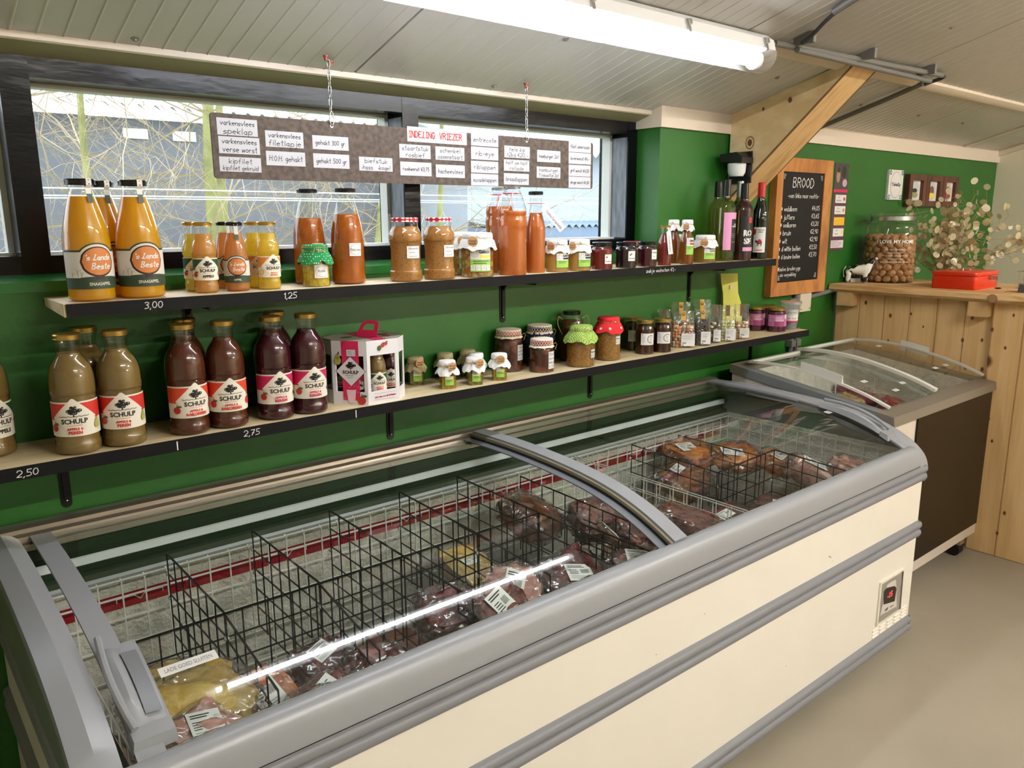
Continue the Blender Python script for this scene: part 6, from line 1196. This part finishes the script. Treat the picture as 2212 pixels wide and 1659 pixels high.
MR=meat('dark_red_meat',(58,12,16),(118,50,48)); MR2=meat('marbled_red_meat',(70,16,18),(150,90,80),40); MO=meat('marinated_orange_meat',(160,84,40),(206,140,86),30); MY=meat('yellow_chicken_pieces',(186,150,70),(214,190,130),30); MPK=meat('pale_pork',(168,112,100),(206,170,156),34); MB_=meat('brown_sausage',(96,50,34),(150,96,66),30)
from mathutils import noise
def packet(x,y,z,sx,sy,sz,rz,tilt,mat,label,seed,lab=None,kind='meat_packet',roll=0,film=1.16):
    p=empty(kind,(x,y,z),0,label,'meat','packs of frozen meat in the long freezer'); p.rotation_euler=(math.radians(tilt),math.radians(roll),math.radians(rz))
    def lump(k,amp,m,nm,fq,n1=26,n2=14,flat=.55):
        vs,fs=ball((0,0,0),1,n1,n2,(1,1,1)); out=[]
        for v in vs:
            v=Vector(v); e=(.5 if k<=1 else .6); q=Vector([math.copysign(abs(c)**e,c) for c in v]); w_=1+amp*noise.noise(v*fq+Vector((seed*3.1,seed,0))); out.append((q.x*sx*k*w_,q.y*sy*k*w_,q.z*sz*(1 if k<=1 else (1.05-.5*max(0,max(abs(v.x),abs(v.y))-.55)))*w_+sz))
        f=MB(); f.add(out,fs,m); return f.build(nm,p,ang=60 if m!=FILM2 else 25)
    lump(1,.34,mat,'meat',2.4)
    lump(film+.06,.16,FILM2,'vacuum_film',6,40,18)
    if lab:
        lx,ly,lw,lh,la=lab; A=math.radians(la); f=MB(); U=Vector((math.cos(A),math.sin(A),0)); V_=Vector((-math.sin(A),math.cos(A),0)); top=2.02*sz*1.02; d=Dec(f,plane(Vector((lx,ly,top))-U*lw/2-V_*lh/2,U,V_)); d.rect(0,lw,0,lh,WHT).up().bars(lw*.1,lw*.9,lh*.9,2,lh*.08,lh*.04,INK).bars(lw*.1,lw*.5,lh*.66,4,lh*.08,lh*.03,INK,R).bars(lw*.1,lw*.8,lh*.3,3,lh*.07,lh*.02,GREY)
        for k in range(8): d.rect(lw*(.55+.04*k),lw*(.57+.04*k),lh*.45,lh*.68,INK)
        f.build('label',p,smooth=False)
FILM2=glass('vacuum_film',(.94,.93,.94),2.0,.10,bump=34,cloud=.04)
# x, y, height of the top face, half sizes, turn, tilt, meat, label, paper label
PK=[(.357,1.45,.60,.07,.07,.03,10,12,MY,'yellow pack of chicken pieces behind the sticker at the left lid end',None),
(.36,1.30,.655,.095,.075,.035,5,14,MY,'large pack of yellow chicken below the sticker at the left lid end',None),
(.345,1.215,.645,.055,.045,.02,30,24,MPK,'pale pork pack with a white label at the far left front',(0,0,.055,.06,-30)),
(.481,1.335,.62,.055,.05,.04,12,34,MO,'orange marinated meat pack with white label behind the left front grid',(-.005,-.01,.055,.075,6)),
(.535,1.185,.645,.065,.04,.03,20,28,MR2,'red meat pack with white label near the left front edge',(0,0,.075,.05,14)),
(.44,1.165,.625,.07,.035,.03,10,12,MPK,'pale frosted meat pack against the left front wall',None),
(.30,1.158,.615,.07,.032,.035,0,0,MR,'dark meat pack in the left front corner of the freezer',None),
(.625,1.345,.605,.055,.055,.03,12,22,MR,'dark red pack with white label in the compartment behind the orange one',(0,.02,.05,.04,14)),
(.70,1.255,.61,.06,.055,.035,-14,24,MR2,'marbled red pack with a white label left of the third divider',(.01,-.01,.06,.05,12)),
(.62,1.245,.60,.035,.03,.014,0,14,MR,'small dark red pack lying on the packs by the front edge',None),
(.80,1.20,.58,.06,.05,.03,0,8,MR,'dark red pack low in the compartment right of the third divider',None),
(.875,1.275,.675,.06,.055,.035,-10,28,MR,'large dark red pack in crumpled film near the middle of the front edge',None),
(.95,1.195,.685,.062,.045,.024,14,38,MR2,'pack with the largest white price label near the middle of the front edge',(-.012,-.004,.060,.070,10)),
(1.03,1.235,.68,.055,.05,.020,-24,36,MPK,'clear pack with a grey written label leaning beside the largest white label',(0,0,.045,.075,-24)),
(.90,1.19,.60,.06,.04,.03,15,10,MR,'dark pack under the large red pack by the fourth divider',None),
(1.20,1.62,.54,.06,.09,.03,0,12,MY,'pack of pale pieces in the back compartment right of the fourth divider',(0,0,.05,.03,0)),
(1.44,1.66,.635,.07,.08,.04,20,24,MB_,'brown smoked meat pack at the back under the middle lid edge',None),
(1.59,1.54,.625,.07,.06,.04,-10,26,MR2,'glossy marbled pack at the back right of the smoked one',None),
(1.60,1.39,.61,.06,.055,.035,14,24,MR2,'glossy red steak pack under the middle lid edge',(.05,-.01,.03,.05,30)),
(1.235,1.265,.64,.085,.07,.035,6,28,MR,'large dark red steak pack with white label right of the fifth divider',(-.005,-.005,.07,.05,-24)),
(1.40,1.19,.645,.08,.045,.03,-14,24,MR2,'marbled steak pack with white label where the middle lid edge meets the front rail',(-.01,.01,.065,.04,-20)),
(1.45,1.345,.645,.035,.03,.010,60,44,MPK,'small pack with a tilted grey paper label near the middle lid edge',(0,0,.04,.055,0)),
(1.655,1.245,.67,.05,.09,.042,24,12,MR2,'long glossy roast in clear film right of the middle lid edge',None),
(1.74,1.58,.57,.07,.08,.035,0,10,MR,'dark pack at the back right of the middle lid edge',(0,.02,.05,.04,10)),
(2.12,1.62,.60,.10,.07,.035,14,18,MB_,'brown sausage pack behind the white basket end panel',(-.02,.03,.07,.035,5)),
(2.28,1.71,.64,.09,.07,.03,8,18,MO,'orange marinated pack with white label under the right lid',(-.04,.01,.08,.05,-14)),
(2.40,1.60,.625,.085,.065,.028,-12,20,MO,'orange marinated pack with barcode label in the middle of the right lid',(-.03,.0,.085,.045,-24)),
(2.50,1.50,.61,.065,.06,.03,20,20,MO,'orange marinated pack right of the barcode labelled one',(-.01,0,.08,.045,-10)),
(2.44,1.33,.63,.05,.085,.04,24,24,MPK,'pale sausage pack with tilted white label at the right front',(-.005,.015,.055,.08,14)),
(2.53,1.23,.64,.06,.07,.04,10,14,MPK,'crumpled clear pack at the far right front',None),
(2.02,1.36,.55,.085,.06,.03,0,12,MR,'dark red pack with white label low behind the front rail',(-.03,.0,.07,.035,6)),
(2.18,1.30,.555,.07,.06,.03,10,12,MR,'dark red pack with small label low in the right front compartment',(0,0,.05,.03,20)),
(1.86,1.33,.52,.05,.07,.03,0,10,MR,'dark pack low in the compartment right of the white basket end',None),
(2.20,1.19,.58,.07,.045,.03,20,10,MR,'dark pack at the front wall under the right glass lid',None)]
for k,(x,y,z,sx,sy,sz,rz,tl_,m_,lb,la) in enumerate(PK): packet(x,y,z-2*sz,sx,sy,sz,rz,tl_,m_,lb,k+1,la)
# more packs fill the bottom of the baskets
lowk=[(x,y) for x in (.34,.57,.77,.98,1.19,1.38,1.60,1.90,2.10,2.30,2.50) for y in (1.27,1.62)]
for k,(x,y) in enumerate(lowk): packet(x,y,.27 if y<1.5 else .26,.085,.11,.05,(k*37)%40-20,0,(MR,MPK,MR2,MB_)[k%4],'meat pack deep in the long freezer, %s row, %s from the left'%('front' if y<1.5 else 'back',('first','second','third','fourth','fifth','sixth','seventh','eighth','ninth','tenth','eleventh')[k//2]),60+k,None,film=1.08)
# crumpled film along the front inner edge
f=MB(); n=160; rn=random.Random(8); vs=[]
for i in range(n+1):
    x=.25+1.35*i/n; q=noise.noise(Vector((x*22,0,0))); q2=noise.noise(Vector((x*31,5,0)))
    vs+= [(x,1.121,.60),(x,1.124+.006*q,.655),(x,1.128+.012*q2,.676+.006*q),(x,1.145+.012*q,.668+.006*q2),(x,1.160+.016*q2,.655+.01*q)]
f.add(vs,[(i*5+k,(i+1)*5+k,(i+1)*5+k+1,i*5+k+1) for i in range(n) for k in range(4)],glass('crumpled_liner_film',(.85,.85,.9),3.0,.08,bump=50,cloud=.12,cloudcol=(.6,.6,.66))); tag(f.build('plastic_sheet',ang=40),'crumpled clear plastic sheet along the front inner edge of the long freezer','plastic sheet')
# ================================================================== SMALL CHEST FREEZER
BR=M('brown_freezer_panel',(30,22,12),.35,spec=.25); FW2=M('white_freezer_body',(214,204,192),.35); GB=M('grey_brown_rim',(126,118,106),.4); WPL=M('white_lid_plastic',(220,218,208),.3); SH_=M('side_rim_grey',(120,124,124),.4)
F2=empty('chest_freezer',(3.2,1.5,0),label='small chest freezer with brown front panel and curved glass lids beside the wooden counter',cat='freezer'); fo=Vector(F2.location)
X0,X1=2.735,3.672
def ztop(y): return .86-(1.86-y)*(.095/.66)
f=MB()
def slab(x0,x1,y0,y1,z0,m): f.hexa([(x0,y0,z0),(x1,y0,z0),(x1,y1,z0),(x0,y1,z0),(x0,y0,ztop(y0)-.03),(x1,y0,ztop(y0)-.03),(x1,y1,ztop(y1)-.03),(x0,y1,ztop(y1)-.03)],m)
slab(X0+.006,X1-.006,1.200,1.255,.085,FW2); slab(X0+.006,X1-.006,1.80,1.86,.085,FW2); slab(X0+.006,X0+.06,1.256,1.799,.085,FW2); slab(X1-.06,X1-.006,1.256,1.799,.085,FW2); f.box(X0+.061,X1-.061,1.256,1.799,.087,.30,FW2); part(f,'cabinet',F2,smooth=False)
f=MB(); f.box(2.945,X1-.018,1.193,1.1995,.135,.728,BR); part(f,'front_panel',F2,smooth=False)
f=MB()
for x0,x1,y0,y1,m in ((X0,X1,1.186,1.255,GB),(X0,X1,1.80,1.868,GB),(X1-.05,X1,1.2551,1.7999,GB),(X0,X0+.05,1.2551,1.7999,SH_)):
    f.hexa([(x0,y0,ztop(y0)-.034),(x1,y0,ztop(y0)-.034),(x1,y1,ztop(y1)-.034),(x0,y1,ztop(y1)-.034),(x0,y0+.004*(y0<1.2),ztop(y0)),(x1,y0+.004*(y0<1.2),ztop(y0)),(x1,y1,ztop(y1)),(x0,y1,ztop(y1))],m)
part(f,'top_rim',F2,smooth=False)
lin2=[(X0+.062,1.258),(X1-.07,1.262),(X1-.07,1.79),(X0+.07,1.79)]; f=MB()
for (x0,y0),(x1,y1) in zip(lin2,lin2[1:]+lin2[:1]): f.quad([(x0,y0,.31),(x1,y1,.31),(x1,y1,ztop(y1)-.01),(x0,y0,ztop(y0)-.01)],LINR)
f.quad([(*v,.312) for v in lin2],LINR); part(f,'liner',F2,smooth=False)
GC2=catmull([(1.815,.866),(1.70,.872),(1.56,.862),(1.44,.840),(1.33,.812),(1.235,.778)],5)
def lid2(x0,x1,dz,nm):
    q=empty(nm,(0,0,0)); q.parent=F2; P=offs(GC2,dz); f=MB(); f.add([(x-fo.x,p[0]-fo.y,p[1]) for p in P for x in (x0,x1)],[(2*i,2*i+1,2*i+3,2*i+2) for i in range(len(P)-1)],LID); f.build('curved_glass',q,ang=80); return q
la_=lid2(2.79,3.20,0,'sliding_lid'); lb_=lid2(3.16,3.645,.012,'sliding_lid')
f=MB(); strip(f,GC2,2.785,2.800,.008,WPL,0); strip(f,GC2[-3:],2.80,3.16,.006,WPL,0) if 0 else None; part(f,'lid_frame',la_,ang=40)
f=MB(); strip(f,GC2,3.155,3.180,.012,WPL,.010); strip(f,GC2,3.630,3.645,.008,WPL,.010); strip(f,GC2[:2],3.18,3.63,.010,WPL,.010); part(f,'lid_frame',lb_,ang=40)
f=MB(); strip(f,GC2[:2],2.80,3.155,.010,WPL,.0); part(f,'lid_frame',la_,ang=40)
for x,par,ya,yb in ((2.80,la_,1.60,1.41),(3.648,lb_,1.60,1.45)):
    P=[p for p in offs(GC2,.006) if yb<p[0]<ya]; f=MB(); n=len(P); vs=[(xx,p[0],p[1]+k) for xx,k in ((x,.0),(x-.006,.030),(x-.010,.030),(x-.012,0)) for p in P]; f.add(vs,[(j*n+i,j*n+i+1,(j+1)*n+i+1,(j+1)*n+i) for j in range(3) for i in range(n-1)]+[(0,n,2*n,3*n),(n-1,4*n-1,3*n-1,2*n-1)],WPL); part(f,'handle',par,ang=30)
for x,y,par,dz in ((3.10,1.33,la_,.003),(2.98,1.30,la_,.003),(2.93,1.40,la_,.003),(3.42,1.34,lb_,.015),(3.52,1.34,lb_,.015),(3.50,1.62,lb_,.015)):
    P=offs(GC2,dz); z=min(P,key=lambda p:abs(p[0]-y))[1]; f=MB(); d=Dec(f,plane((x,y,z+.001),(1,0,0),(0,1,.27))); d.rect(-.018,.018,-.008,.008,WHT).up().bars(-.012,.012,.004,2,.005,.0015,GREY); part(f,'sticker',par,smooth=False)
for x in (X1-.10,X0+.14):
    f=MB(); f.tube([(x-.014,1.235,.026),(x+.014,1.235,.026)],.026,BP,18); f.tube([(x-.030,1.235,.026),(x-.018,1.235,.026)],.026,BP,18); f.box(x-.032,x+.018,1.21,1.262,.053,.085,STEEL); f.box(x+.015,x+.019,1.225,1.258,.02,.075,STEEL); part(f,'caster',F2)
f=MB()
for k in (0,): 
    f.quad([(X0+.0050,1.62,.62),(X0+.0055,1.82,.64),(X0+.0055,1.82,.80),(X0+.0055,1.62,.775)],WHT)
part(f,'paper_sheet',F2,smooth=False)
p=empty('wire_basket',(3.25,1.5,.47),label='white wire basket hanging inside the small chest freezer',cat='basket'); f=MB()
bx_=[(2.95-3.15,1.29-1.5),(3.42-3.15,1.29-1.5),(3.42-3.15,1.62-1.5),(2.95-3.15,1.62-1.5)]
for (x0,y0),(x1,y1) in zip(bx_,bx_[1:]+bx_[:1]):
    for z in (.20,.17,.12,.06,0): f.wire((x0,y0,z),(x1,y1,z),.0018,WWI)
    L=math.hypot(x1-x0,y1-y0); n=int(L/.035)
    for i in range(n+1): f.wire((x0+(x1-x0)*i/n,y0+(y1-y0)*i/n,0),(x0+(x1-x0)*i/n,y0+(y1-y0)*i/n,.20),.0013,WWI)
f.build('wires',p,smooth=False)
f=MB(); f.tube([(.24,.12,.0),(.24,.12,.27),(.24,-.05,.27)],.002,WWI,4); f.tube([(-.05,.15,.20),(-.05,.15,.36)],.002,WWI,4); f.build('hanger',p)
RF=meat('red_frozen_fruit',(120,14,40),(170,40,60),60)
for k,(x,y,z,sx,sy,sz,rz,m_,lb) in enumerate(((3.32,1.62,.66,.035,.09,.025,30,RF,'long red frozen pack in the small freezer'),(3.34,1.47,.63,.05,.05,.03,10,RF,'red frozen pack in crumpled film in front of the long red one'),(3.20,1.60,.645,.06,.05,.03,0,MY,'cream coloured frozen bag left of the long red pack'),(3.45,1.42,.62,.03,.03,.02,0,RF,'small red frozen pack at the right of the small freezer'))):
    packet(x,y,z,sx,sy,sz,rz,14,m_,lb,90+k); 
for o in bpy.data.objects:
    if o.name.startswith('meat_packet') and 'small freezer' in o.get('label','') or ('cream coloured frozen' in o.get('label','')) or 'long red one' in o.get('label',''): o['group']='frozen packs in the small freezer'; o['category']='frozen food'
for x,y,lb in ((2.93,1.55,'brown paper bag lying at the back left in the small freezer'),(3.02,1.66,'brown paper bag lying at the back in the middle of the small freezer')):
    p=empty('paper_bag',(x,y,.62),math.radians(20),lb,'bag','brown paper bags in the small freezer'); f=MB(); f.hexa([(-.07,-.05,-.20),(.07,-.05,-.20),(.07,.05,-.20),(-.07,.05,-.20),(-.06,-.03,.08),(.06,-.03,.09),(.05,.03,.10),(-.07,.03,.10)],M('brown_kraft_paper',(150,122,88),.8,bump=.4,bscale=25)); f.build('bag_body',p,smooth=False)
